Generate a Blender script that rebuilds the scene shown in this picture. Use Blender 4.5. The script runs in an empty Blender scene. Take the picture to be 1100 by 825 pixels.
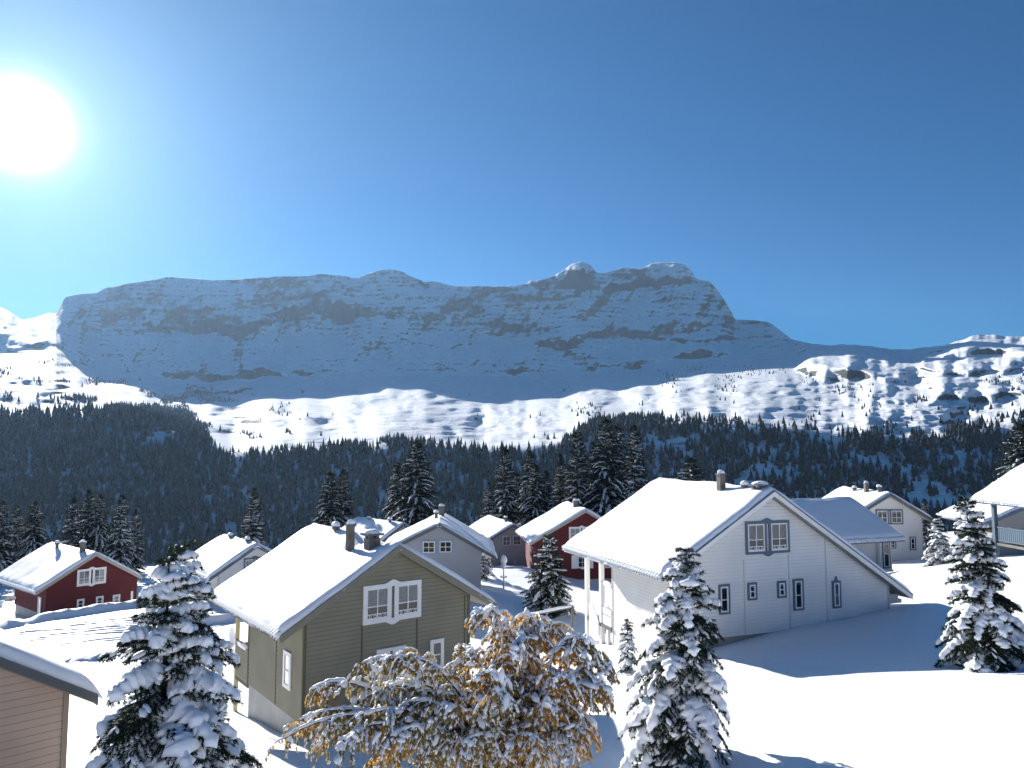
import bpy, math, random
import numpy as np
from mathutils import Vector, Matrix

R = math.radians
random.seed(7)
sc = bpy.context.scene
col = sc.collection
F, HZ, CX, CY = 800.0, 480.0, 550.0, 412.5
PITCH = math.atan((HZ - CY) / F)
SUN_AZ, SUN_EL = R(-34.3), R(20.2)
SUN = np.array([math.sin(SUN_AZ) * math.cos(SUN_EL), math.cos(SUN_AZ) * math.cos(SUN_EL), math.sin(SUN_EL)])


def ray(x, y):
    v = np.array([(x - CX) / F, 1.0, (CY - y) / F])
    return np.array([v[0], v[1] * math.cos(PITCH) - v[2] * math.sin(PITCH), v[1] * math.sin(PITCH) + v[2] * math.cos(PITCH)])


def at(x, y, D):
    """a surveyed point: picture direction and depth in metres, the eye at the origin"""
    r = ray(x, y)
    return r * (D / r[1])


# ------------------------------------------------------------------ noise
def _hash(ix, iy, seed):
    n = (ix.astype(np.int64) * 374761393 + iy.astype(np.int64) * 668265263 + seed * 1274126177) & 0x7fffffff
    n = ((n ^ (n >> 13)) * 1274126177) & 0x7fffffff
    return ((n ^ (n >> 16)) & 0xffff) / 65535.0


def vnoise(x, y, seed=0):
    x = np.asarray(x, float); y = np.asarray(y, float)
    ix = np.floor(x); iy = np.floor(y)
    fx = x - ix; fy = y - iy
    fx = fx * fx * fx * (fx * (fx * 6 - 15) + 10); fy = fy * fy * fy * (fy * (fy * 6 - 15) + 10)
    a = _hash(ix, iy, seed); b = _hash(ix + 1, iy, seed); c = _hash(ix, iy + 1, seed); d = _hash(ix + 1, iy + 1, seed)
    return (a * (1 - fx) + b * fx) * (1 - fy) + (c * (1 - fx) + d * fx) * fy


def fbm(x, y, seed=0, oct=5, gain=0.5):
    s = 0.0; amp = 1.0; tot = 0.0
    for o in range(oct):
        s = s + amp * vnoise(x * 2 ** o + 17.3 * o, y * 2 ** o - 9.1 * o, seed + o)
        tot += amp; amp *= gain
    return s / tot * 2 - 1


# ------------------------------------------------------------------ materials
def mat(name, color, rough=0.7, spec=0.3, noise=None, bump=None, metal=0.0, sheen=0.0):
    """noise=(scale, dark factor), bump=(scale, strength, distance)"""
    m = bpy.data.materials.new(name); m.use_nodes = True
    nt = m.node_tree; b = nt.nodes['Principled BSDF']
    b.inputs['Base Color'].default_value = (*color, 1)
    b.inputs['Roughness'].default_value = rough
    b.inputs['Specular IOR Level'].default_value = spec
    b.inputs['Metallic'].default_value = metal
    if noise or bump:
        tc = nt.nodes.new('ShaderNodeTexCoord')
    if noise:
        n = nt.nodes.new('ShaderNodeTexNoise'); n.inputs['Scale'].default_value = noise[0]; n.inputs['Detail'].default_value = 6
        nt.links.new(tc.outputs['Object'], n.inputs['Vector'])
        r = nt.nodes.new('ShaderNodeValToRGB')
        r.color_ramp.elements[0].position = 0.3; r.color_ramp.elements[1].position = 0.7
        r.color_ramp.elements[0].color = (*[c * noise[1] for c in color], 1)
        r.color_ramp.elements[1].color = (*[min(1, c * (2 - noise[1])) for c in color], 1)
        nt.links.new(n.outputs['Fac'], r.inputs['Fac']); nt.links.new(r.outputs['Color'], b.inputs['Base Color'])
    if bump:
        n = nt.nodes.new('ShaderNodeTexNoise'); n.inputs['Scale'].default_value = bump[0]; n.inputs['Detail'].default_value = 5
        nt.links.new(tc.outputs['Object'], n.inputs['Vector'])
        bp = nt.nodes.new('ShaderNodeBump'); bp.inputs['Strength'].default_value = bump[1]; bp.inputs['Distance'].default_value = bump[2]
        nt.links.new(n.outputs['Fac'], bp.inputs['Height']); nt.links.new(bp.outputs['Normal'], b.inputs['Normal'])
    return m


def leaf_mat(name, color, trans=0.4):
    m = bpy.data.materials.new(name); m.use_nodes = True
    nt = m.node_tree; out = nt.nodes['Material Output']
    b = nt.nodes['Principled BSDF']; b.inputs['Base Color'].default_value = (*color, 1); b.inputs['Roughness'].default_value = 0.6
    b.inputs['Specular IOR Level'].default_value = 0.2
    t = nt.nodes.new('ShaderNodeBsdfTranslucent'); t.inputs['Color'].default_value = (*[min(1, c * 1.5) for c in color], 1)
    mx = nt.nodes.new('ShaderNodeMixShader'); mx.inputs[0].default_value = trans
    nt.links.new(b.outputs[0], mx.inputs[1]); nt.links.new(t.outputs[0], mx.inputs[2]); nt.links.new(mx.outputs[0], out.inputs['Surface'])
    return m


def glass_mat():
    m = bpy.data.materials.new('window_glass'); m.use_nodes = True
    nt = m.node_tree; out = nt.nodes['Material Output']; nt.nodes.remove(nt.nodes['Principled BSDF'])
    t = nt.nodes.new('ShaderNodeBsdfTransparent'); t.inputs['Color'].default_value = (0.72, 0.76, 0.78, 1)
    g = nt.nodes.new('ShaderNodeBsdfGlossy'); g.inputs['Roughness'].default_value = 0.03
    lw = nt.nodes.new('ShaderNodeFresnel'); lw.inputs['IOR'].default_value = 1.7
    mx = nt.nodes.new('ShaderNodeMixShader')
    nt.links.new(lw.outputs[0], mx.inputs[0]); nt.links.new(t.outputs[0], mx.inputs[1]); nt.links.new(g.outputs[0], mx.inputs[2])
    nt.links.new(mx.outputs[0], out.inputs['Surface'])
    return m


def snow_mat(name, bs, strength, dist):
    m = mat(name, (0.91, 0.92, 0.94), 0.55, 0.25)
    nt = m.node_tree; b = nt.nodes['Principled BSDF']
    tc = nt.nodes.new('ShaderNodeTexCoord')
    n1 = nt.nodes.new('ShaderNodeTexNoise'); n1.inputs['Scale'].default_value = bs; n1.inputs['Detail'].default_value = 8; n1.inputs['Roughness'].default_value = 0.6
    nt.links.new(tc.outputs['Object'], n1.inputs['Vector'])
    bp = nt.nodes.new('ShaderNodeBump'); bp.inputs['Strength'].default_value = strength; bp.inputs['Distance'].default_value = dist
    nt.links.new(n1.outputs['Fac'], bp.inputs['Height']); nt.links.new(bp.outputs['Normal'], b.inputs['Normal'])
    return m


M = {
    'snow': snow_mat('snow', 3.0, 0.25, 0.05),
    'snow_ground': snow_mat('snow_ground', 1.3, 0.35, 0.10),
    'snow_road': snow_mat('packed_snow', 6.0, 0.5, 0.05),
    'olive': mat('olive_siding', (0.255, 0.235, 0.165), 0.7, 0.3, (0.9, 0.9), (14, 0.15, 0.01)),
    'olive_dark': mat('olive_trim_and_shade', (0.12, 0.105, 0.065), 0.7, 0.3),
    'olive_fascia': mat('olive_fascia', (0.21, 0.20, 0.15), 0.6, 0.3, (2, 0.9)),
    'white': mat('white_siding', (0.80, 0.775, 0.735), 0.65, 0.3, (0.7, 0.94), (14, 0.12, 0.01)),
    'white_trim': mat('white_trim', (0.82, 0.80, 0.77), 0.5, 0.4, (3, 0.96)),
    'white_dark': mat('white_joint_and_shade', (0.57, 0.555, 0.53), 0.65, 0.3),
    'red': mat('red_siding', (0.115, 0.017, 0.019), 0.7, 0.3, (0.9, 0.88), (14, 0.15, 0.01)),
    'red_dark': mat('red_joint_and_shade', (0.09, 0.014, 0.014), 0.7, 0.3),
    'taupe_fascia': mat('taupe_fascia', (0.36, 0.33, 0.28), 0.6, 0.3, (2, 0.92)),
    'grey': mat('lilac_grey_render', (0.36, 0.365, 0.39), 0.85, 0.2, (0.6, 0.93)),
    'tan': mat('warm_grey_render', (0.33, 0.32, 0.31), 0.85, 0.2, (0.6, 0.93)),
    'beige': mat('beige_siding', (0.60, 0.45, 0.34), 0.65, 0.3, (0.9, 0.93), (14, 0.12, 0.01)),
    'beige_dark': mat('beige_trim_and_shade', (0.33, 0.25, 0.19), 0.6, 0.3),
    'bluegrey': mat('blue_grey_paint', (0.105, 0.14, 0.19), 0.5, 0.35, (3, 0.93)),
    'bluehouse': mat('slate_blue_siding', (0.07, 0.115, 0.16), 0.6, 0.35, (0.9, 0.92)),
    'paleblue': mat('pale_blue_paint', (0.26, 0.38, 0.50), 0.6, 0.3),
    'dark_fascia': mat('dark_fascia', (0.10, 0.11, 0.12), 0.5, 0.4, (2, 0.9)),
    'concrete': mat('concrete_plinth', (0.40, 0.39, 0.37), 0.9, 0.2, (1.4, 0.86), (20, 0.3, 0.01)),
    'brown_plinth': mat('stained_plinth', (0.33, 0.29, 0.25), 0.9, 0.2, (1.2, 0.8), (20, 0.3, 0.01)),
    'soffit': mat('soffit', (0.34, 0.32, 0.28), 0.8, 0.2),
    'post_wood': mat('pale_wood_post', (0.50, 0.44, 0.27), 0.65, 0.3, (3, 0.85)),
    'chimney': mat('chimney_render', (0.16, 0.145, 0.125), 0.85, 0.2, (5, 0.75), (25, 0.4, 0.01)),
    'metal': mat('galvanised_metal', (0.42, 0.43, 0.44), 0.45, 0.5, (6, 0.85), metal=0.6),
    'dark_metal': mat('dark_metal', (0.10, 0.10, 0.11), 0.5, 0.5),
    'rail_wood': mat('weathered_rail', (0.17, 0.16, 0.145), 0.8, 0.2, (4, 0.8)),
    'glass': glass_mat(),
    'lamp_glass': mat('frosted_lamp_glass', (0.7, 0.72, 0.7), 0.25, 0.5),
    'room': mat('dark_room', (0.012, 0.013, 0.016), 0.9, 0.1),
    'curtain': mat('net_curtain', (0.42, 0.44, 0.46), 0.9, 0.1, (9, 0.85)),
    'curtain_warm': mat('warm_curtain', (0.36, 0.24, 0.10), 0.9, 0.1, (9, 0.8)),
    'bark': mat('spruce_bark', (0.045, 0.032, 0.022), 0.95, 0.1, (12, 0.7), (30, 0.6, 0.02)),
    'bark_grey': mat('grey_brown_bark', (0.10, 0.075, 0.055), 0.95, 0.1, (12, 0.7), (30, 0.6, 0.02)),
    'needle': leaf_mat('spruce_needles', (0.020, 0.034, 0.018), 0.15),
    'needle_far': leaf_mat('far_spruce_needles', (0.016, 0.027, 0.020), 0.1),
    'leaf_orange': leaf_mat('orange_leaf', (0.52, 0.29, 0.06), 0.5),
    'leaf_brown': leaf_mat('brown_leaf', (0.33, 0.205, 0.075), 0.45),
    'leaf_olive': leaf_mat('olive_leaf', (0.26, 0.21, 0.08), 0.45),
}


# ------------------------------------------------------------------ mesh helpers
def link(o, parent=None):
    col.objects.link(o)
    if parent is not None:
        o.parent = parent
    return o


def np_mesh(name, verts, faces, mats, parent=None, matidx=None, smooth=False):
    """faces: list of (n,k) int arrays"""
    me = bpy.data.meshes.new(name)
    verts = np.asarray(verts, np.float32).reshape(-1, 3)
    faces = [np.asarray(f, np.int32) for f in faces if len(f)]
    lv = np.concatenate([f.ravel() for f in faces])
    lt = np.concatenate([np.full(len(f), f.shape[1], np.int32) for f in faces])
    ls = np.concatenate([[0], np.cumsum(lt)[:-1]]).astype(np.int32)
    me.vertices.add(len(verts)); me.vertices.foreach_set('co', verts.ravel())
    me.loops.add(len(lv)); me.loops.foreach_set('vertex_index', lv)
    me.polygons.add(len(lt)); me.polygons.foreach_set('loop_start', ls)
    for m in (mats if isinstance(mats, (list, tuple)) else [mats]):
        me.materials.append(m)
    if matidx is not None:
        me.polygons.foreach_set('material_index', np.asarray(matidx, np.int32))
    me.polygons.foreach_set('use_smooth', np.full(len(lt), bool(smooth)))
    me.update(calc_edges=True)
    return link(bpy.data.objects.new(name, me), parent)


def grid_faces(nu, nv, off=0, wrap=False):
    i = np.arange(nu - 1)[:, None]; j = np.arange(nv if wrap else nv - 1)[None, :]
    j2 = (j + 1) % nv
    a = i * nv + j; b = (i + 1) * nv + j; c = (i + 1) * nv + j2; d = i * nv + j2
    return np.stack([a, b, c, d], -1).reshape(-1, 4) + off


class MB:
    """collects boxes, prisms and tubes into one mesh"""
    def __init__(s):
        s.v = []; s.f = []; s.m = []; s.n = 0
    def add(s, vs, fs, m=0):
        s.v += [tuple(map(float, p)) for p in vs]
        for f in fs:
            s.f.append([i + s.n for i in f]); s.m.append(m)
        s.n += len(vs); return s
    def box(s, a, b, m=0):
        x0, y0, z0 = [min(p, q) for p, q in zip(a, b)]; x1, y1, z1 = [max(p, q) for p, q in zip(a, b)]
        vs = [(x0, y0, z0), (x1, y0, z0), (x1, y1, z0), (x0, y1, z0), (x0, y0, z1), (x1, y0, z1), (x1, y1, z1), (x0, y1, z1)]
        return s.add(vs, [(3, 2, 1, 0), (4, 5, 6, 7), (0, 1, 5, 4), (1, 2, 6, 5), (2, 3, 7, 6), (3, 0, 4, 7)], m)
    def prism(s, poly, ext, m=0):
        """poly: list of 3d points, extruded by the vector ext"""
        k = len(poly); q = [tuple(np.add(p, ext)) for p in poly]
        fs = [tuple(range(k))[::-1], tuple(range(k, 2 * k))] + [(i, (i + 1) % k, k + (i + 1) % k, k + i) for i in range(k)]
        return s.add(list(poly) + q, fs, m)
    def tube(s, pts, rad, n=8, m=0):
        pts = [np.array(p, float) for p in pts]
        rad = rad if isinstance(rad, (list, tuple, np.ndarray)) else [rad] * len(pts)
        vs = []
        for i, p in enumerate(pts):
            t = pts[min(i + 1, len(pts) - 1)] - pts[max(i - 1, 0)]
            t = t / (np.linalg.norm(t) + 1e-9)
            up = np.array([0, 0, 1.0]) if abs(t[2]) < 0.9 else np.array([1.0, 0, 0])
            a = np.cross(t, up); a /= np.linalg.norm(a); b = np.cross(a, t)
            for k in range(n):
                th = 2 * math.pi * k / n
                vs.append(p + rad[i] * (math.cos(th) * a + math.sin(th) * b))
        fs = []
        for i in range(len(pts) - 1):
            for k in range(n):
                fs.append((i * n + k, i * n + (k + 1) % n, (i + 1) * n + (k + 1) % n, (i + 1) * n + k))
        fs.append(tuple(range(n))[::-1]); fs.append(tuple(range((len(pts) - 1) * n, len(pts) * n)))
        return s.add(vs, fs, m)
    def dome(s, c, rx, ry, rz, m=0, nu=5, nv=10, low=-0.25):
        """lumpy cap of snow"""
        vs = []
        for i in range(nu + 1):
            ph = low + (math.pi / 2 - low) * i / nu
            for k in range(nv):
                th = 2 * math.pi * k / nv
                e = 1 + 0.08 * math.sin(3 * th + c[0] * 7 + i)
                vs.append((c[0] + rx * math.cos(ph) * math.cos(th) * e, c[1] + ry * math.cos(ph) * math.sin(th) * e, c[2] + rz * math.sin(ph)))
        fs = [tuple(range(nv))[::-1]]
        for i in range(nu):
            for k in range(nv):
                fs.append((i * nv + k, i * nv + (k + 1) % nv, (i + 1) * nv + (k + 1) % nv, (i + 1) * nv + k))
        return s.add(vs, fs, m)
    def build(s, name, mats, parent=None, smooth=False, bevel=0.0):
        me = bpy.data.meshes.new(name)
        me.from_pydata(s.v, [], s.f)
        for m in (mats if isinstance(mats, (list, tuple)) else [mats]):
            me.materials.append(m)
        me.polygons.foreach_set('material_index', s.m)
        me.polygons.foreach_set('use_smooth', [smooth] * len(s.f))
        me.update()
        o = link(bpy.data.objects.new(name, me), parent)
        if bevel:
            b = o.modifiers.new('bevel', 'BEVEL'); b.width = bevel; b.segments = 1
        return o


def tag(o, label=None, cat=None, group=None, kind=None):
    for k, v in (('label', label), ('category', cat), ('group', group), ('kind', kind)):
        if v:
            o[k] = v
    return o


def empty(name, loc, rz=0.0):
    o = bpy.data.objects.new(name, None); o.empty_display_size = 0.5
    o.location = [float(a) for a in loc]; o.rotation_euler = (0, 0, rz)
    return link(o)


def copy_tree(o, parent=None):
    c = o.copy(); col.objects.link(c); c.parent = parent
    for ch in list(o.children):
        copy_tree(ch, c)
    return c


# ------------------------------------------------------------------ the snowy ground of the village
_cp = [(324, 792, 26), (265, 769, 29.4), (251, 765, 30.6), (378, 785, 28), (771, 696, 31.2), (955.6, 672, 30.3), (889, 678, 31), (651, 690, 38), (631, 681, 40.6),
       (48, 669, 50), (148, 653, 53), (574, 612, 72), (644, 630, 70), (517, 608, 84), (516, 634, 52), (990, 600, 62), (957, 602, 62),
       (1097, 606, 38), (540, 641, 55), (589, 657, 48), (615, 692, 42), (720, 822, 18.5), (1075, 712, 23.5), (165, 706, 38.6), (20, 690, 42.5), (250, 660, 50),
       (1000, 800, 16.5), (965, 613, 42.5), (1000, 609, 43), (1042, 603, 43), (958, 619, 49), (1050, 640, 33), (90, 800, 23), (560, 690, 42), (440, 760, 30), (1000, 640, 38), (1100, 800, 15), (900, 760, 20.5)]
_cpts = [at(*c) for c in _cp] + [np.array(p, float) for p in
        [(-35.5, 58.2, -13.7), (-31.3, 63.4, -13.6), (-38, 64, -13.6), (-10, 13, -7.2), (0, 13, -7.0), (0, 0, -4), (-14, 0, -5), (14, 0, -3.6), (0, -40, 3), (-50, -40, 0), (50, -40, 4), (-60, 20, -11), (-75, 60, -14.5), (60, 20, -4.5),
         (80, 60, -7.5), (-70, 98, -16), (-35, 98, -15.5), (0, 100, -15.2), (30, 98, -13.5), (60, 95, -10.5), (95, 95, -10), (-100, 40, -14), (100, 20, -4), (-15, 80, -14.3), (-45, 80, -14.4), (20, 85, -14.0)]]
_C = np.array(_cpts)


def _tps_fit(C, lam=2.0):
    n = len(C); d = np.hypot(C[:, None, 0] - C[None, :, 0], C[:, None, 1] - C[None, :, 1])
    K = np.where(d > 0, d * d * np.log(d + 1e-12), 0) / 100.0 + lam * np.eye(n) * 0.02
    Pm = np.c_[np.ones(n), C[:, :2]]
    A = np.block([[K, Pm], [Pm.T, np.zeros((3, 3))]])
    return np.linalg.solve(A, np.r_[C[:, 2], 0, 0, 0])


_W = _tps_fit(_C)


def seg_dist(x, y, pts):
    """distance to a polyline and which side, plus the height along it"""
    best = np.full(np.shape(x), 1e9); side = np.zeros(np.shape(x))
    for a, b in zip(pts[:-1], pts[1:]):
        dx, dy = b[0] - a[0], b[1] - a[1]; L2 = dx * dx + dy * dy
        t = np.clip(((x - a[0]) * dx + (y - a[1]) * dy) / L2, 0, 1)
        qx = a[0] + t * dx; qy = a[1] + t * dy
        d = np.hypot(x - qx, y - qy)
        s_ = np.sign((y - qy) * dx - (x - qx) * dy)
        m = d < best
        best = np.where(m, d, best); side = np.where(m, s_, side)
    return best, side


BANKS = [([at(-60, 688, 49), at(40, 668, 50), at(100, 656, 51.5), at(150, 648, 53), at(215, 640, 55)], 0.55),
         ([at(45, 709, 37.6), at(100, 707, 38.0), at(165, 703, 38.6), at(225, 700, 39.2)], 0.32),
         ([at(212, 667, 47), at(255, 664, 48), at(300, 658, 49.5), at(350, 650, 51)], 0.38),
         ([at(500, 640, 53), at(540, 645, 54.5), at(565, 641, 55)], 0.4)]


def ground(x, y):
    x = np.asarray(x, float); y = np.asarray(y, float)
    z = _W[-3] + _W[-2] * x + _W[-1] * y
    for w, c in zip(_W[:len(_C)], _C):
        d2 = (x - c[0]) ** 2 + (y - c[1]) ** 2
        z = z + w * np.where(d2 > 0, 0.5 * d2 * np.log(d2 + 1e-12), 0) / 100.0
    z = z + 0.16 * fbm(x / 9, y / 9, 3, 4) + 0.05 * fbm(x / 1.6, y / 1.6, 9, 3)
    for pts, h in BANKS:
        d, s_ = seg_dist(x, y, pts)
        lump = 0.75 + 0.5 * vnoise(x * 1.1, y * 1.1, 5)
        w = np.where(s_ < 0, 0.35, 1.1)          # steep towards the viewer, gentle behind
        z = z + h * lump * np.exp(-(d / w) ** 2)
    far = np.clip(y - 98, 0, None)
    return z - 0.004 * far ** 2 - 0.1 * far


def gz(x, y):
    return float(ground(np.array([x]), np.array([y]))[0])


xs = np.unique(np.concatenate([np.arange(-130, -46, 2.5), np.arange(-46, 46, 0.4), np.arange(46, 131, 2.5)]))
ys = np.unique(np.concatenate([np.arange(-60, 6, 2.5), np.arange(6, 66, 0.4), np.arange(66, 124.1, 1.0)]))
gx, gy = np.meshgrid(xs, ys, indexing='ij')
gzv = ground(gx, gy)
g = np_mesh('snow_ground', np.stack([gx, gy, gzv], -1), [grid_faces(len(xs), len(ys))], M['snow_ground'], smooth=True)
tag(g, kind='structure', label='smooth fresh snow covering the gently sloping village ground')

# the ploughed road with its wheel tracks
rc = [at(-110, 705, 42), at(0, 690, 43), at(70, 683, 44), at(150, 672, 46), at(230, 657, 49.5), at(300, 646, 54)]
rc = np.array(rc)
tt = np.linspace(0, len(rc) - 1, 160); ii = np.clip(tt.astype(int), 0, len(rc) - 2); ff = (tt - ii)[:, None]
ctr = rc[ii] * (1 - ff) + rc[ii + 1] * ff
for _ in range(12):
    ctr[1:-1] = (ctr[:-2] + 2 * ctr[1:-1] + ctr[2:]) / 4
tan_ = np.gradient(ctr[:, :2], axis=0); tan_ /= np.linalg.norm(tan_, axis=1)[:, None]
nor = np.stack([-tan_[:, 1], tan_[:, 0]], 1)
sv = np.linspace(-4.6, 4.6, 150)
rx = ctr[:, None, 0] + nor[:, None, 0] * sv[None, :]; ry = ctr[:, None, 1] + nor[:, None, 1] * sv[None, :]
wob = 0.5 * np.sin(np.arange(160) / 27.0)[:, None] + 0 * sv[None, :]
tr = np.zeros_like(rx)
for c0, k in ((-3.3, .3), (-2.9, -.2), (-1.7, .5), (-1.2, .2), (-.4, -.4), (.1, .6), (.9, .3), (1.5, -.3), (2.3, .4), (2.9, .1), (3.6, -.2)):
    c = c0 + k * wob + 0.25 * np.sin(np.arange(160) / (30 + 9 * k) + c0)[:, None]
    tr -= 0.05 * np.exp(-((sv[None, :] - c) / 0.13) ** 2) - 0.03 * np.exp(-((sv[None, :] - c - .26) / 0.1) ** 2)
edge = np.clip((4.6 - np.abs(sv))[None, :] / 0.8, 0, 1)
rz = ground(rx, ry) + 0.09 * edge - 0.05 + edge * (tr + 0.03 * fbm(rx * 1.2, ry * 1.2, 21, 3))
road = np_mesh('road', np.stack([rx, ry, rz], -1), [grid_faces(160, 150)], M['snow_road'], smooth=True)
tag(road, kind='structure', label='ploughed snowy road rutted by wheel tracks')

# ------------------------------------------------------------------ valley, shelf and mountain beyond
def curve(pts):
    p = np.array(pts, float)
    return lambda x: np.interp(x, p[:, 0], p[:, 1])


CREST = curve([(-400, 300), (-150, 305), (-20, 325), (0, 329), (14, 337), (24, 343.5), (38, 341), (52, 336), (62, 337), (66, 326), (70, 318.5), (82, 316.5), (105, 314.5), (112, 309.5), (150, 303), (180, 297.5), (205, 298.5),
               (225, 301), (245, 300.5), (300, 297), (335, 296), (342, 293.5), (352, 295), (385, 298.5), (405, 291), (420, 289), (430, 291.5), (448, 300), (456, 303), (464, 301.5), (474, 304), (490, 308), (515, 307), (545, 308), (566, 305), (569, 300.5), (580, 301),
               (590, 299), (604, 291.5), (614, 283.5), (624, 281), (633, 284), (641, 293.5), (648, 293), (670, 287.5), (690, 289), (700, 283), (722, 281), (737, 285.5), (744, 293), (748, 299.5), (762, 302), (771, 311), (782, 329), (790, 343), (800, 343.5), (825, 346), (838, 354),
               (852, 365), (870, 368), (890, 371), (905, 369.5), (930, 371.5), (960, 376), (985, 374), (1010, 372), (1030, 366), (1050, 359.5), (1075, 361), (1100, 361), (1250, 350), (1500, 340)])
FOOT = curve([(-400, 380), (0, 380), (60, 372), (95, 400), (180, 414), (280, 408), (400, 404), (550, 406), (700, 398), (790, 388), (860, 378), (890, 376), (960, 384), (1040, 372), (1100, 372), (1500, 360)])
EDGE = curve([(-400, 452), (0, 448), (110, 447), (150, 452), (185, 462), (225, 477), (250, 487), (330, 484), (430, 477), (520, 484), (570, 481), (610, 473), (650, 463), (700, 456), (730, 454), (800, 457), (860, 462), (930, 468), (1000, 474), (1060, 462), (1100, 452), (1500, 440)])
NX = 1150
px = np.linspace(-190, 1290, NX)
NYR = 380
crest = CREST(px) + 1.0 * fbm(px / 9, px * 0, 40, 4) * np.where((px > 62) & (px < 870), 1, 1.4)
crest = np.convolve(np.pad(crest, 2, mode='edge'), [.1, .2, .4, .2, .1], 'valid')
foot = np.maximum(FOOT(px), crest + 2.0)
edge_ = np.maximum(EDGE(px) + 3 * fbm(px / 40, px * 0, 41, 3), foot + 6)
Y0 = 606.0
tq = np.linspace(0, 1, NYR)
# rows: a third for the wooded slope, the rest split over the shelf and the face
na, nb_ = 100, 120; nc = NYR - na - nb_
yrow = np.concatenate([Y0 + (edge_[None, :] - Y0) * np.linspace(0, 1, na, endpoint=False)[:, None],
                       edge_[None, :] + (foot - edge_)[None, :] * np.linspace(0, 1, nb_, endpoint=False)[:, None],
                       foot[None, :] + (crest - foot)[None, :] * np.linspace(0, 1, nc)[:, None]])
XX = np.broadcast_to(px[None, :], yrow.shape)
# how steep the land is at each place (rise over run)
n1 = fbm(XX / 70, yrow / 22, 50, 5); n2 = fbm(XX / 22, yrow / 6, 60, 5); n3 = fbm(XX / 6, yrow / 3, 70, 4)
m2 = fbm(XX / 60 + yrow / 30, yrow / 4.5, 61, 5); m3 = fbm(XX / 17 + yrow / 14, yrow / 1.9, 71, 5)
s_forest = 0.56 + 0.10 * n1
m4 = fbm(XX / 6, yrow / 0.9, 74, 3)
roll = fbm(XX / 110, yrow / 11, 77, 3)
s_shelf = 0.128 + 0.30 * roll * np.clip((560 - XX) / 120, 0.2, 1) + 0.03 * n1 + 0.05 * m2 + 0.09 * m4 * np.clip(.5 + 2 * n2, 0, 1.5) + 0.20 * m3 * np.clip(0.8 + 1.2 * n1, 0.3, 1.4)
hill = np.clip((XX - 850) / 60, 0, 1); left = np.clip((75 - XX) / 40, 0, 1)
s_shelf = s_shelf + hill * (0.05 * m2 + 0.30 * m3 + 0.08 * m4) + np.clip((300 - XX) / 200, 0, 1) * (0.05 + 0.2 * m3)
rug = np.clip(0.25 + 2.2 * fbm(XX / 55, yrow / 14, 83, 4), 0, 1.3)
rid = np.arange(NYR)[:, None]
tf = np.clip((rid - na - nb_) / nc, 0, 1) + 0.10 * n1
up = np.clip((tf - 0.36) / 0.2, 0, 1); up = up * up * (3 - 2 * up)
s_face = 0.50 + 0.40 * up + 0.12 * n1 + (0.06 + 0.18 * up) * n2 + rug * (0.10 + 0.9 * up) * (0.42 * n3 + 0.65 * m3)
s_hill = 0.34 + 0.10 * m2 + 0.45 * m3 + 0.1 * n1 + 0.22 * n3 + 0.1 * m4
s_left = 0.30 + 0.16 * n2 + 0.2 * n3
s_face = s_face * (1 - np.maximum(hill, left)) + s_hill * hill + s_left * left
rid = np.arange(NYR)[:, None]
wf = np.clip((rid - na - nb_ + 10) / 20.0, 0, 1); ws = np.clip((rid - na + 4) / 8.0, 0, 1)
slope = s_forest * (1 - ws) + ws * (s_shelf * (1 - wf) + s_face * wf)
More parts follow.
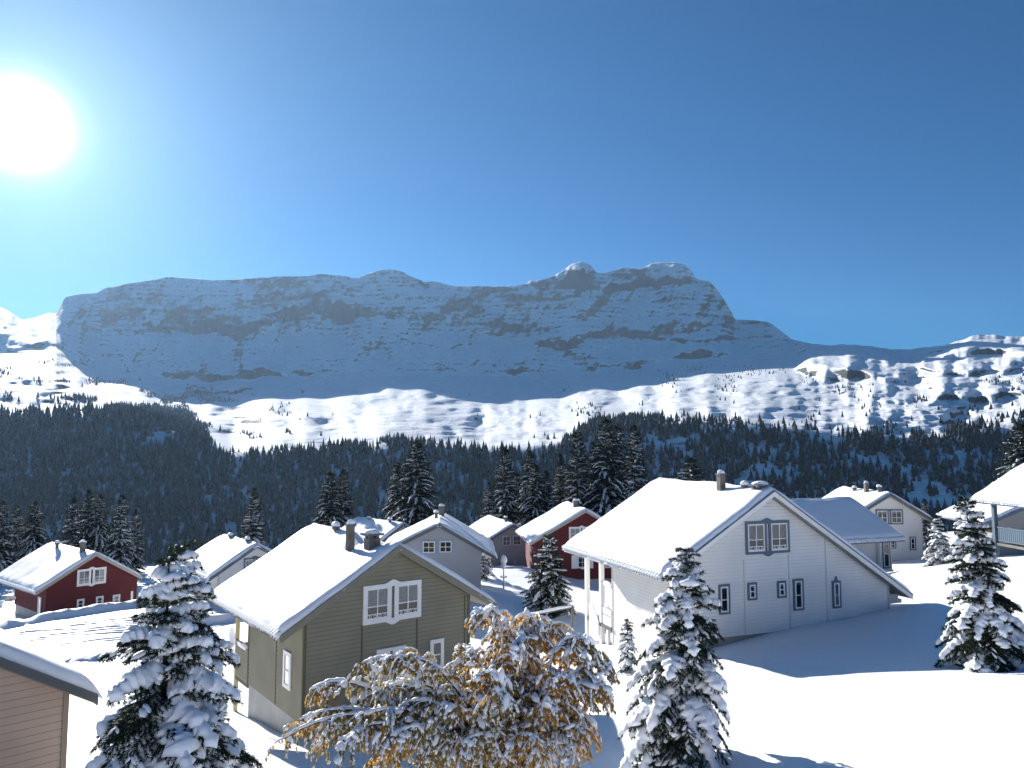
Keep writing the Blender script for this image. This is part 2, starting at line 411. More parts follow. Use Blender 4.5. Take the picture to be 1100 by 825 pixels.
# cliff bands: (polyline in survey pixels, height px, x fade)
cl = np.zeros_like(slope)
def band(pts, h, seed, k=1.0):
    p = np.array(pts, float)
    yc = np.interp(px, p[:, 0], p[:, 1]); mk = np.clip((px - p[0, 0]) / 12, 0, 1) * np.clip((p[-1, 0] - px) / 12, 0, 1)
    hh = h * 0.85 * (0.25 + 1.5 * vnoise(px / 15, px * 0 + seed, seed)) * mk
    yc = yc + 3.5 * fbm(px / 14, px * 0, seed + 3, 4)
    d = (yrow - yc[None, :]) / (hh[None, :] / 2 + 0.05)
    e = np.clip(1.5 - np.abs(d) * 1.0, 0, 1) * (hh[None, :] > 0.6)
    np.maximum(cl, k * e * np.clip(0.35 + 1.5 * vnoise(XX / 9, yrow / 9, seed + 9), 0, 1), out=cl)
for b in (([(66, 336), (100, 337), (150, 335), (215, 333), (235, 330)], 6, 1), ([(62, 347), (120, 354), (170, 356), (240, 353), (330, 338)], 4, 2),
          ([(100, 357), (150, 355), (205, 352), (235, 355)], 6, 3), ([(228, 350), (240, 356), (255, 358), (275, 350), (300, 342), (320, 336)], 8, 4),
          ([(290, 336), (330, 335), (380, 332), (420, 338), (455, 341), (485, 338)], 12, 5), ([(380, 316), (440, 320), (520, 322)], 4, 6), ([(505, 344), (540, 350), (580, 352)], 5, 7),
          ([(515, 356), (560, 358)], 3, 8), ([(575, 370), (600, 368), (630, 361), (658, 352), (675, 358), (720, 354), (760, 350)], 9, 9), ([(545, 318), (580, 321), (610, 318), (640, 314)], 8, 10),
          ([(640, 311), (680, 308), (720, 302), (746, 298)], 8, 11), ([(600, 300), (625, 296), (642, 300)], 4, 12), ([(650, 297), (690, 292), (740, 291)], 4, 13), ([(560, 304), (590, 305)], 5, 14),
          ([(640, 395), (690, 390), (745, 382), (800, 378)], 5, 15), ([(650, 330), (700, 333), (770, 340), (840, 352)], 4, 16), ([(690, 325), (750, 320), (770, 318)], 4, 17), ([(690, 362), (740, 366), (800, 362)], 4, 18),
          ([(855, 397), (885, 401), (915, 401), (945, 406), (975, 410)], 11, 19, 0.42), ([(70, 324), (130, 319), (200, 314)], 3, 20), ([(290, 322), (360, 312), (400, 306)], 3, 21), ([(420, 360), (470, 372), (520, 368)], 2.5, 22),
          ([(1010, 385), (1060, 376), (1120, 380)], 4, 23), ([(985, 398), (1040, 400), (1110, 396)], 4, 24), ([(1000, 425), (1050, 430), (1110, 418)], 5, 25),
          ([(160, 400), (230, 405), (300, 402), (330, 398)], 4, 26), ([(270, 395), (300, 402), (340, 400)], 4, 27), ([(775, 318), (790, 336), (835, 350)], 5, 28), ([(185, 418), (240, 421), (280, 416)], 3, 29), ([(440, 300), (470, 309), (520, 312), (560, 310)], 5, 30)):
    band(*b)
slope = slope * (1 - cl) + 3.2 * cl
kk = (HZ - yrow) / F
slope = np.maximum(slope, kk + np.where(wf > 0.5, 0.11, 0.045))
DD = np.empty_like(yrow); DD[0] = 680 + 40 * fbm(px / 160, px * 0, 80, 3)
slope = np.maximum(slope, kk + 0.05)
for i in range(1, NYR):
    dk = kk[i] - kk[i - 1]
    d = DD[i - 1] + DD[i - 1] * dk / (slope[i] - kk[i])
    ds = d.copy()
    for _ in range(2):
        ds[1:-1] = (ds[:-2] + 2 * ds[1:-1] + ds[2:]) / 4
    # keep the land from tearing apart sideways
    wide = np.convolve(np.pad(d, 30, mode='edge'), np.ones(61) / 61, 'valid')
    DD[i] = ds * 0.96 + wide * 0.04
# keep the great distances of the shelf and of the wall even along the range
def soft(a, n=161):
    k = np.hanning(n); k /= k.sum()
    return np.convolve(np.pad(a, n // 2, mode='edge'), k, 'valid')
DE = DD[na].copy(); DF = DD[na + nb_].copy(); DC = DD[-1].copy()
tF = np.interp(px, [-200, 60, 100, 850, 900, 1300], [2750, 2900, 3050, 3000, 2500, 2350])
tW = np.interp(px, [-200, 54, 64, 90, 740, 800, 880, 1300], [980, 980, 690, 680, 650, 420, 260, 300])
rF = tF + 0.15 * np.clip(DF - soft(DF), -400, 400); rC = rF + tW + 0.35 * np.clip((DC - DF) - soft(DC - DF), -200, 200)
rF = soft(rF, 9); rC = soft(rC, 7)
sh_ = DD[na:na + nb_ + 1]; DD[na:na + nb_ + 1] = DE + np.clip((sh_ - DE) / np.maximum(DF - DE, 100), 0, 1) * (rF - DE)
fc_ = DD[na + nb_ + 1:]; lin = np.linspace(0, 1, len(fc_) + 1)[1:, None]
wl_ = soft(np.clip((DC - DF - 40) / 200, 0, 1), 121)[None, :]
t_ = wl_ * np.clip((fc_ - DF) / np.maximum(DC - DF, 60), 0, 1) + (1 - wl_) * lin
relief = 95 * fbm(XX / 75, yrow / 70, 120, 3) + 55 * fbm(XX / 22 + yrow / 40, yrow / 45, 121, 4) + 22 * fbm(XX / 7 + yrow / 30, yrow / 16, 122, 4)
relief = relief - 38 * np.exp(-(((XX - 252) / 20) ** 2) - (((yrow - 343) / 13) ** 2))
relief = relief - 60 * np.exp(-(((XX - 622) / 22) ** 2) - (((yrow - 297) / 12) ** 2) ** 2) - 50 * np.exp(-(((XX - 712) / 32) ** 2) ** 2 - (((yrow - 292) / 11) ** 2) ** 2)
DD[na + nb_ + 1:] = rF + t_ * (rC - rF)
fade = np.clip((rid - na - nb_) / 30.0, 0, 1)
DD += relief * fade * np.clip((rC - rF) / 650, 0.2, 1)
wc_ = np.exp(-((px - 818) / 26) ** 2)
for i in range(na + nb_ - 20, NYR):
    DD[i] = DD[i] * (1 - wc_) + soft(DD[i], 61) * wc_
for i in range(na + 1, NYR):
    DD[i] = np.maximum(DD[i], DD[i - 1] + 0.05)
def world_pt(xp, yp, D):
    a = (xp - CX) / F; c = (CY - yp) / F
    fy = math.cos(PITCH) - c * math.sin(PITCH); fz = math.sin(PITCH) + c * math.cos(PITCH)
    return np.stack([a * D / fy, D * np.ones_like(a), fz / fy * D], -1)
PT = world_pt(XX, yrow, DD)
# back of the crest
back = [PT[-1] * np.array([1.04, 1.04, 0.93]), PT[-1] * np.array([1.15, 1.15, 0.72]), PT[-1] * np.array([1.3, 1.3, 0.5])]
# front of the sheet: from the village edge down into the valley
frows = []
for D, f in ((112, 0), (125, 0.05), (150, 0.16), (200, 0.32), (300, 0.58), (420, 0.8), (560, 0.96)):
    p = world_pt(px, np.full(NX, Y0), np.full(NX, float(D)))
    zn = ground(np.clip(p[:, 0], -120, 120), np.full(NX, 112.0)) - 1.2
    p[:, 2] = zn * (1 - f) + (PT[0, :, 2] - 3) * f
    frows.append(p)
low = np.concatenate([np.array(frows), PT[:na + nb_ + 1]])
high = np.concatenate([PT[na + nb_:], np.array(back)])


def mountain_mat(name, forest):
    m = bpy.data.materials.new(name); m.use_nodes = True
    nt = m.node_tree; b = nt.nodes['Principled BSDF']; b.inputs['Roughness'].default_value = 0.8; b.inputs['Specular IOR Level'].default_value = 0.15
    geo = nt.nodes.new('ShaderNodeNewGeometry'); sep = nt.nodes.new('ShaderNodeSeparateXYZ')
    nt.links.new(geo.outputs['Normal'], sep.inputs[0])
    tc = nt.nodes.new('ShaderNodeTexCoord')
    def noise(scale, detail, sz=(1, 1, 1)):
        mp = nt.nodes.new('ShaderNodeMapping'); mp.inputs['Scale'].default_value = sz
        nt.links.new(tc.outputs['Object'], mp.inputs['Vector'])
        n = nt.nodes.new('ShaderNodeTexNoise'); n.inputs['Scale'].default_value = scale; n.inputs['Detail'].default_value = detail; n.inputs['Roughness'].default_value = 0.65
        nt.links.new(mp.outputs[0], n.inputs['Vector']); return n
    def mth(op, a, bb):
        n = nt.nodes.new('ShaderNodeMath'); n.operation = op
        for i, v in enumerate((a, bb)):
            if isinstance(v, (int, float)): n.inputs[i].default_value = v
            else: nt.links.new(v, n.inputs[i])
        return n.outputs[0]
    ns = noise(0.011, 10, (0.4, 0.4, 2.2)); nf = noise(0.055, 9, (0.4, 0.4, 2.2)); nb = noise(0.0035, 4); nh = noise(0.21, 6, (0.5, 0.5, 1.2))
    # bare rock where the ground is steep, broken up by thin ledges of snow
    wv = nt.nodes.new('ShaderNodeTexWave'); wv.wave_type = 'BANDS'; wv.bands_direction = 'Z'; wv.inputs['Scale'].default_value = 0.011; wv.inputs['Distortion'].default_value = 5.0
    wv.inputs['Detail'].default_value = 6; wv.inputs['Detail Scale'].default_value = 0.35
    nt.links.new(tc.outputs['Object'], wv.inputs['Vector'])
    t = mth('ADD', sep.outputs['Z'], mth('MULTIPLY', mth('SUBTRACT', ns.outputs['Fac'], 0.5), 0.75))
    t = mth('ADD', t, mth('MULTIPLY', mth('SUBTRACT', nf.outputs['Fac'], 0.5), 0.95))
    t = mth('ADD', t, mth('MULTIPLY', mth('SUBTRACT', wv.outputs['Fac'], 0.45), 0.16))
    t = mth('ADD', t, mth('MULTIPLY', mth('SUBTRACT', nb.outputs['Fac'], 0.5), 0.55))
    t = mth('ADD', t, mth('MULTIPLY', mth('SUBTRACT', nh.outputs['Fac'], 0.5), 0.75))
    rmp = nt.nodes.new('ShaderNodeMapRange'); rmp.inputs['From Min'].default_value = 0.47; rmp.inputs['From Max'].default_value = 0.66
    nt.links.new(t, rmp.inputs['Value'])
    mx = nt.nodes.new('ShaderNodeMix'); mx.data_type = 'RGBA'
    rock = nt.nodes.new('ShaderNodeValToRGB'); rock.color_ramp.elements[0].color = (0.012, 0.012, 0.013, 1); rock.color_ramp.elements[1].color = (0.095, 0.093, 0.09, 1)
    nt.links.new(nf.outputs['Fac'], rock.inputs['Fac'])
    nt.links.new(rmp.outputs[0], mx.inputs['Factor']); nt.links.new(rock.outputs['Color'], mx.inputs['A'])
    thin = nt.nodes.new('ShaderNodeValToRGB'); thin.color_ramp.elements[0].position = 0.40; thin.color_ramp.elements[0].color = (0.66, 0.68, 0.71, 1); thin.color_ramp.elements[1].position = 0.56; thin.color_ramp.elements[1].color = (0.84, 0.87, 0.90, 1)
    nt.links.new(mth('ADD', mth('MULTIPLY', nf.outputs['Fac'], 0.55), mth('MULTIPLY', nh.outputs['Fac'], 0.45)), thin.inputs['Fac'])
    nt.links.new(thin.outputs['Color'], mx.inputs['B'])
    nt.links.new(mx.outputs['Result'], b.inputs['Base Color'])
    bp = nt.nodes.new('ShaderNodeBump'); bp.inputs['Strength'].default_value = 0.7; bp.inputs['Distance'].default_value = 9.0
    nt.links.new(mth('ADD', mth('ADD', ns.outputs['Fac'], nf.outputs['Fac']), mth('MULTIPLY', nh.outputs['Fac'], 0.35)), bp.inputs['Height']); nt.links.new(bp.outputs['Normal'], b.inputs['Normal'])
    return m


ter = np_mesh('valley_slope', low, [grid_faces(len(low), NX)[:, ::-1]], mountain_mat('snowy_shelf', True), smooth=True)
tag(ter, kind='structure', label='wooded valley side and sunlit snow shelf below the mountain')
mtn = np_mesh('mountain', high, [grid_faces(len(high), NX)[:, ::-1]], mountain_mat('snowy_rock', False), smooth=True)
tag(mtn, kind='structure', label='long snow dusted limestone mountain with dark cliff bands')

# ------------------------------------------------------------------ far conifers
def cone_trees(P, H, W, rng, sides=5, tiers=4):
    """one jagged tiered cone per point, vectorised: returns verts, tri faces"""
    n = len(P); V = []; Fc = []; off = 0
    for t in range(tiers):
        z0 = 0.06 + 0.80 * t / tiers; z1 = min(1.0, z0 + 1.45 / tiers + 0.1)
        if t == tiers - 1: z1 = 1.0
        r0 = (1 - t / tiers) ** 0.9
        th = (np.arange(sides) / sides * 2 * np.pi)[None, :] + rng.uniform(0, 6.28, (n, 1))
        rr = r0 * rng.uniform(0.6, 1.25, (n, sides)) * W[:, None] * 0.5
        ring = np.stack([P[:, None, 0] + rr * np.cos(th), P[:, None, 1] + rr * np.sin(th), P[:, None, 2] + H[:, None] * (z0 + rng.uniform(-.04, .05, (n, sides)))], -1)
        tip = np.stack([P[:, 0] + rng.uniform(-.04, .04, n) * W, P[:, 1], P[:, 2] + H * z1], -1)[:, None]
        v = np.concatenate([ring, tip], 1)
        V.append(v.reshape(-1, 3))
        k = np.arange(sides)
        f = np.stack([k, (k + 1) % sides, np.full(sides, sides)], -1)[None] + (np.arange(n) * (sides + 1))[:, None, None] + off
        Fc.append(f.reshape(-1, 3)); off += n * (sides + 1)
    return np.concatenate(V), np.concatenate(Fc)


def wood_mat(name='dark_conifers', k=1.0):
    m = bpy.data.materials.new(name); m.use_nodes = True
    nt = m.node_tree; b = nt.nodes['Principled BSDF']; b.inputs['Roughness'].default_value = 0.85; b.inputs['Specular IOR Level'].default_value = 0.1
    tc = nt.nodes.new('ShaderNodeTexCoord'); n = nt.nodes.new('ShaderNodeTexNoise'); n.inputs['Scale'].default_value = 0.35; n.inputs['Detail'].default_value = 5
    nt.links.new(tc.outputs['Object'], n.inputs['Vector'])
    r = nt.nodes.new('ShaderNodeValToRGB')
    r.color_ramp.elements[0].position = 0.40; r.color_ramp.elements[0].color = (0.007, 0.012, 0.013, 1)
    r.color_ramp.elements[1].position = 0.72; r.color_ramp.elements[1].color = (0.11, 0.125, 0.145, 1)
    e = r.color_ramp.elements.new(0.54); e.color = (0.013, 0.020, 0.022, 1)
    nt.links.new(n.outputs['Fac'], r.inputs['Fac']); nt.links.new(r.outputs['Color'], b.inputs['Base Color'])
    return m


WOOD = wood_mat()
FROST = wood_mat('frosted_conifers', 1)
for e_, c_ in zip([n for n in FROST.node_tree.nodes if n.type == 'VALTORGB'][0].color_ramp.elements, ((.03, .04, .045), (.09, .105, .12), (.26, .29, .33))):
    e_.color = (*c_, 1)
rng = np.random.default_rng(11)
TOP = curve([(-400, 440), (0, 441), (60, 440), (110, 438), (160, 436), (200, 440), (212, 452), (228, 478), (242, 487), (330, 481), (430, 474), (520, 483), (590, 484), (622, 460), (640, 452), (700, 449), (760, 451), (850, 458), (900, 462), (1000, 466), (1060, 452), (1100, 446), (1500, 430)])
# 3d area of each terrain cell
A = PT[:-1, :-1]; du = PT[1:, :-1] - A; dv = PT[:-1, 1:] - A
area = np.linalg.norm(np.cross(du, dv), axis=-1)
yc = yrow[:-1, :-1]; xc = XX[:-1, :-1]
topn = TOP(xc) + 7 * fbm(xc / 16, yc * 0, 130, 4)
inside = yc > topn
dens = np.where(inside, 1.0, 0.0)
gap = fbm(xc / 45, yc / 16, 90, 4)
dens *= np.where(xc > 690, np.clip(0.75 + 1.5 * gap, 0.05, 1), np.clip(1.1 + 0.6 * gap, 0.4, 1))
dens *= np.clip((yc - topn) / np.where((xc < 300) | (xc > 690), 16, 7), 0.22, 1)
dens *= 1 - 0.93 * np.exp(-((yc - (477 - (xc - 160) * .42)) / (5 + 5 * vnoise(xc / 12, yc / 8, 8))) ** 2) * np.clip((xc - 140) / 20, 0, 1) * np.clip((250 - xc) / 15, 0, 1)
# a thin sprinkle above the wood
spr = fbm(xc / 30, yc / 10, 95, 4)
spk = np.where(~inside & (yc > topn - 60), np.clip(spr - 0.10, 0, 1) * 0.16, 0)
spk *= np.where(xc < 330, 2.2, np.where(xc > 900, 1.3, np.where((xc > 590) & (xc < 900), 0.5, 0.06))) * np.clip((yc - 385) / 15, 0, 1)
spk *= 1 + 5 * np.clip((235 - xc) / 30, 0, 1) * np.clip(1 - (topn - yc) / 26, 0, 1)
dens = dens + spk
w = (area * dens).ravel(); w = w / w.sum()
NT = 17000
pick = rng.choice(len(w), NT, p=w)
iy, ix = np.unravel_index(pick, area.shape)
fu = rng.random((NT, 1)); fv = rng.random((NT, 1))
P = PT[iy, ix] + du[iy, ix] * fu + dv[iy, ix] * fv
H = rng.uniform(7.5, 18.0, NT) * np.where(yrow[iy, ix] < TOP(px[ix]) + 3, 0.62, 1.0); Wd = H * rng.uniform(0.38, 0.58, NT)
P[:, 2] -= 0.8
v, f = cone_trees(P, H, Wd, rng)
fro = np.clip(0.16 + 0.5 * fbm(P[:, 0] / 70, P[:, 1] / 40, 140, 3) + np.where((px[ix] < 260) & (yrow[iy, ix] < 490), .38, 0), .03, .8)
mi = (rng.random(NT) < fro).astype(int)
o = np_mesh('forest', v, [f], [WOOD, FROST], matidx=np.tile(np.repeat(mi, 5), 4))
tag(o, kind='stuff', label='dark conifer forest covering the valley side beyond the houses')

# a few single conifers standing apart on the shelf
v, f = cone_trees(np.zeros((1, 3)), np.array([1.0]), np.array([0.42]), rng, 7, 5)
proto = np_mesh('fir_tree', v, [f], WOOD)
solo = []
for (xp, yp, hp) in ((415, 476, 9), (428, 473, 8), (513, 484, 11), (96, 410, 7), (104, 414, 9), (88, 416, 6), (137, 400, 7), (150, 409, 7), (262, 466, 6), (236, 464, 9),
                     (640, 452, 8), (655, 450, 7), (690, 447, 9), (712, 446, 8), (735, 447, 10), (762, 450, 9), (790, 451, 10), (816, 453, 11), (842, 455, 10), (858, 440, 6), (880, 446, 7), (905, 448, 8), (930, 447, 7), (952, 458, 9), (980, 452, 7), (1010, 455, 9), (1040, 446, 8), (1065, 440, 9), (1088, 436, 8), (40, 428, 9), (62, 431, 8), (20, 432, 8)):
    solo.append((xp, yp, hp))
for k, (xp, yp, hp) in enumerate(solo):
    j = int(np.argmin(np.abs(px - xp))); i = int(np.argmin(np.abs(yrow[:, j] - yp)))
    p = PT[i, j]
    o = proto if k == 0 else copy_tree(proto)
    o.location = (p[0], p[1], p[2] - 0.4); s = hp / F * p[1]
    o.scale = (s, s, s); o.rotation_euler = (0, 0, k * 1.3)
    tag(o, 'tiny lone conifer standing apart on the far snowy slope above the forest', 'tree', 'lone conifers on the far slope')

# ------------------------------------------------------------------ chalets
def clip_poly(poly, lo, hi):
    """a convex polygon of (a, b) cut to lo <= b <= hi"""
    def half(pl, lim, keep):
        out = []
        for i in range(len(pl)):
            p, q = pl[i], pl[(i + 1) % len(pl)]
            ip, iq = keep(p[1], lim), keep(q[1], lim)
            if ip: out.append(p)
            if ip != iq:
                t = (lim - p[1]) / (q[1] - p[1]); out.append((p[0] + t * (q[0] - p[0]), lim))
        return out
    pl = half(poly, lo, lambda v, l: v >= l - 1e-9)
    return half(pl, hi, lambda v, l: v <= l + 1e-9) if len(pl) > 2 else []


def clapboard(mb, poly, place, z0, z1, pitch=0.145, lap=0.024, m=0):
    """overlapping boards over a wall outline; place(a, b, c) -> point, c outward"""
    z = z0
    gv = 0.017                                   # strip in the darker trim colour, a painted shade line under every board
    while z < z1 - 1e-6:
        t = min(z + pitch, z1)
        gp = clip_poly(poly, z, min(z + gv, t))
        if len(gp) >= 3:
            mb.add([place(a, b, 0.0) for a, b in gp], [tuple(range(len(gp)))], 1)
        pl = clip_poly(poly, z + gv, t)
        if len(pl) >= 3:
            vs = []
            for a, b in pl:
                vs.append(place(a, b, lap * (1 - (b - z - gv) / pitch)))
            k = len(vs)
            mb.add(vs, [tuple(range(k))], m)
            lowp = [p for p in pl if abs(p[1] - z - gv) < 1e-6]
            if len(lowp) >= 2:
                a0 = min(p[0] for p in lowp); a1 = max(p[0] for p in lowp)
                mb.add([place(a0, z + gv, -.002), place(a1, z + gv, -.002), place(a1, z + gv, lap), place(a0, z + gv, lap)], [(0, 1, 2, 3)], m)
        z = t


def flat_wall(mb, poly, place, m=0):
    mb.add([place(a, b, 0) for a, b in poly], [tuple(range(len(poly)))], m)


def window(parent, place, a0, a1, b0, b1, kind, trim, sash='white_trim', curtain='curtain', top=0.55):
    """a framed window standing on a wall; kinds: pair, bar, small, ornate, shutters"""
    def bx(mb, p0, p1, q0, q1, c0, c1, m=0):
        mb.add([place(p0, q0, c0), place(p1, q0, c0), place(p1, q1, c0), place(p0, q1, c0), place(p0, q0, c1), place(p1, q0, c1), place(p1, q1, c1), place(p0, q1, c1)],
               [(3, 2, 1, 0), (4, 5, 6, 7), (0, 1, 5, 4), (1, 2, 6, 5), (2, 3, 7, 6), (3, 0, 4, 7)], m)
    fr = MB(); glz = []; bars = MB()
    def ring(p0, p1, q0, q1, wd, c0, c1, mb, m=0, wb=None):
        wb = wb or wd
        bx(mb, p0, p0 + wd, q0, q1, c0, c1, m); bx(mb, p1 - wd, p1, q0, q1, c0, c1, m)
        bx(mb, p0 + wd, p1 - wd, q1 - wd, q1, c0, c1 - 0.002, m); bx(mb, p0 + wd, p1 - wd, q0, q0 + wb, c0, c1 - 0.002, m)
    def leaf(p0, p1, q0, q1, split, fret):
        """one sash: white frame, crossing bars, glass, dark room and a curtain behind"""
        gl = MB(); cu = MB(); glz.append((gl, cu))
        ring(p0, p1, q0, q1, 0.055, 0.012, 0.052, bars)
        i0, i1, j0, j1 = p0 + 0.055, p1 - 0.055, q0 + 0.055, q1 - 0.055
        if fret:
            jf = j0 + 0.17
            bx(bars, i0, i1, j0, j0 + 0.035, 0.034, 0.056); bx(bars, i0, i1, jf - 0.03, jf, 0.034, 0.056)
            nr = 4; wdt = (i1 - i0) / nr
            for k in range(nr):                     # fretwork rings
                cx_, cy_, ro, ri = i0 + (k + .5) * wdt, (j0 + 0.035 + jf - 0.03) / 2, min(wdt * .5, .052), min(wdt * .5, .052) - .018
                vs = []; fs = []
                for q in range(12):
                    th = 2 * math.pi * q / 12
                    for r_ in (ri, ro):
                        vs.append(place(cx_ + r_ * math.cos(th), cy_ + r_ * math.sin(th), 0.05))
                for q in range(12):
                    fs.append((2 * q, 2 * q + 1, (2 * q + 3) % 24, (2 * q + 2) % 24))
                bars.add(vs, fs)
        hm = j0 + (j1 - j0) * split
        bx(bars, (i0 + i1) / 2 - 0.02, (i0 + i1) / 2 + 0.02, j0, j1, 0.03, 0.05) if (i1 - i0) > 0.42 else None
        bx(bars, i0, i1, hm - 0.02, hm + 0.02, 0.03, 0.048)
        gl.add([place(i0, j0, 0.028), place(i1, j0, 0.028), place(i1, j1, 0.028), place(i0, j1, 0.028)], [(0, 1, 2, 3)])
        cu.add([place(i0, j0, 0.005), place(i1, j0, 0.005), place(i1, j1, 0.005), place(i0, j1, 0.005)], [(0, 1, 2, 3)], 0)
        jc = j1 - (j1 - j0) * top
        n = 9
        vs = []
        for k in range(n):
            a = i0 + (i1 - i0) * k / (n - 1); c = 0.014 + 0.005 * math.sin(k * 2.2)
            vs += [place(a, jc, c), place(a, j1, c)]
        if top > 0.02:
            cu.add(vs, [(2 * k, 2 * k + 2, 2 * k + 3, 2 * k + 1) for k in range(n - 1)], 1)
    def scallop(ac, b, up, wd=0.34, h=0.12):
        n = 12; pts = []
        for k in range(n + 1):
            t = k / n * 2 - 1
            pts.append((ac + wd * t, b + up * h * (0.5 + 0.5 * math.cos(math.pi * t)) * (1.0 if abs(t) < .99 else 0) + up * 0.0))
        pts = [(ac - wd, b - up * 0.02)] + pts + [(ac + wd, b - up * 0.02)]
        fr.prism([place(a, q, 0.004) for a, q in pts], np.subtract(place(0, 0, 0.046), place(0, 0, 0)))
    wd = 0.11
    if kind in ('pair', 'pair_simple'):
        am = (a0 + a1) / 2; gp = 0.06
        ring(a0, am - gp, b0, b1, wd, 0.0, 0.055, fr); ring(am + gp, a1, b0, b1, wd, 0.0, 0.055, fr)
        bx(fr, am - gp, am + gp, b1 - wd, b1, 0.0, 0.051); bx(fr, am - gp, am + gp, b0, b0 + wd, 0.0, 0.051)
        if kind == 'pair':
            scallop(am, b1, 1); scallop(am, b0, -1)
        leaf(a0 + wd, am - gp - wd, b0 + wd, b1 - wd, 0.42, kind == 'pair'); leaf(am + gp + wd, a1 - wd, b0 + wd, b1 - wd, 0.42, kind == 'pair')
    elif kind == 'shutters':
        sw = (a1 - a0) * 0.27
        for p0, p1 in ((a0, a0 + sw), (a1 - sw, a1)):
            bx(fr, p0, p1, b0 - .03, b1 + .03, 0.0, 0.05)
            bx(fr, p0 + .05, p1 - .05, (b0 + b1) / 2 - .03, (b0 + b1) / 2 + .03, 0.05, 0.065)
        scallop((a0 + a1) / 2, b0, -1, 0.3, 0.12)
        ring(a0 + sw, a1 - sw, b0, b1, 0.07, 0.0, 0.05, fr)
        leaf(a0 + sw + .07, a1 - sw - .07, b0 + .07, b1 - .07, 0.45, False)
    else:
        ring(a0, a1, b0, b1, 0.085, 0.0, 0.05, fr)
        if kind == 'ornate':
            am = (a0 + a1) / 2; scallop(am, b1, 1, 0.16, 0.1); bx(fr, am - .04, am + .04, b1 + .06, b1 + .2, 0.004, 0.04)
        leaf(a0 + 0.085, a1 - 0.085, b0 + 0.085, b1 - 0.085, 0.48, False)
    f = fr.build('window', M[trim], parent)
    bars.build('sash', M[sash], f)
    for gl, cu in glz:
        gl.build('pane', M['glass'], f); cu.build('curtain', [M['room'], M[curtain]], f)
    return f


def chimney(parent, u, v, w0, h, kind, sx=0.3, sy=0.3):
    mb = MB()
    if kind == 'flue':
        mb.box((u - sx / 2, v - sy / 2, w0 - .6), (u + sx / 2, v + sy / 2, w0 + h), 0)
        mb.box((u - sx / 2 - .04, v - sy / 2 - .04, w0 + h), (u + sx / 2 + .04, v + sy / 2 + .04, w0 + h + .07), 1)
        mb.dome((u, v, w0 + h + .10), sx * .6, sy * .6, .15, 2)
    elif kind == 'wide':
        mb.box((u - sx / 2, v - sy / 2, w0 - .6), (u + sx / 2, v + sy / 2, w0 + h), 0)
        for a in (-1, 1):
            for b_ in (-1, 1):
                mb.box((u + a * (sx / 2 - .09) - .06, v + b_ * (sy / 2 - .09) - .06, w0 + h), (u + a * (sx / 2 - .09) + .06, v + b_ * (sy / 2 - .09) + .06, w0 + h + .11), 0)
        mb.box((u - sx / 2 - .10, v - sy / 2 - .10, w0 + h + .11), (u + sx / 2 + .10, v + sy / 2 + .10, w0 + h + .18), 1)
        mb.dome((u, v, w0 + h + .20), sx * .62, sy * .62, .13, 2)
    else:
        mb.tube([(u, v, w0 - .4), (u, v, w0 + h)], sx / 2, 10, 1)
        mb.tube([(u, v, w0 + h), (u, v, w0 + h + .16)], sx / 2 * 1.6, 10, 1)
        mb.dome((u, v, w0 + h + .17), sx * .85, sx * .85, .16, 2)
    return mb.build('chimney', [M['chimney'], M['dark_metal'], M['snow']], parent)


def snow_cover(parent, zr, a0, a1, v0, v1, th, seed, ridge=True, bite=()):
    """the thick rounded snow blanket of a roof; zr(u) is the roof plane"""
    rr = 0.30
    ed = np.array([0, .004, .02, .05, .09, .14, .2, .3])
    def axis(lo, hi, mid=None, step=0.22):
        core = np.arange(lo + .42, hi - .42, step)
        a = np.concatenate([lo + ed, core, hi - ed[::-1]])
        if mid is not None:
            a = np.concatenate([a, [mid - .12, mid - .05, mid, mid + .05, mid + .12]])
        return np.unique(np.round(a, 4))
    U = axis(a0, a1, 0.0 if (ridge and a0 < 0 < a1) else None); V = axis(v0, v1)
    uu, vv = np.meshgrid(U, V, indexing='ij')
    # a wandering outline
    def prof(d):
        t = np.clip(d / rr, 0, 1); return np.sqrt(np.clip(1 - (1 - t) ** 2, 0, 1))
    e = prof(uu - a0) * prof(a1 - uu) * prof(vv - v0) * prof(v1 - vv)
    z = np.vectorize(zr)(uu)
    if ridge:
        z = z - 0.16 * np.exp(-(uu / 0.30) ** 2) * 0.6
    t_ = th * (1 + 0.30 * fbm(uu / 1.9 + seed, vv / 1.9, seed, 4)) + 0.012 * fbm(uu / .35, vv / .35, seed + 5, 3)
    for (bu, bv, br) in bite:
        t_ = t_ * (1 - 0.8 * np.exp(-(((uu - bu) ** 2 + (vv - bv) ** 2) / br ** 2)))
    zz = z - 0.03 + (t_ + 0.03) * e
    jx = 0.09 * fbm(vv / .7, uu / .7, seed + 11, 4)
    # the lip along the eaves sags a little past the roof edge
    lip = np.exp(-np.minimum(np.abs(uu - a0), np.abs(a1 - uu)) / .22)
    uu2 = uu + np.where(uu < (a0 + a1) / 2, -1, 1) * lip * (0.05 + jx); vv2 = vv + jx * np.exp(-np.minimum(vv - v0, v1 - vv) / .3)
    vs = np.stack([uu2, vv2, zz - lip * .03], -1)
    return np_mesh('snow_cover', vs, [grid_faces(len(U), len(V))], M['snow'], parent, smooth=True)


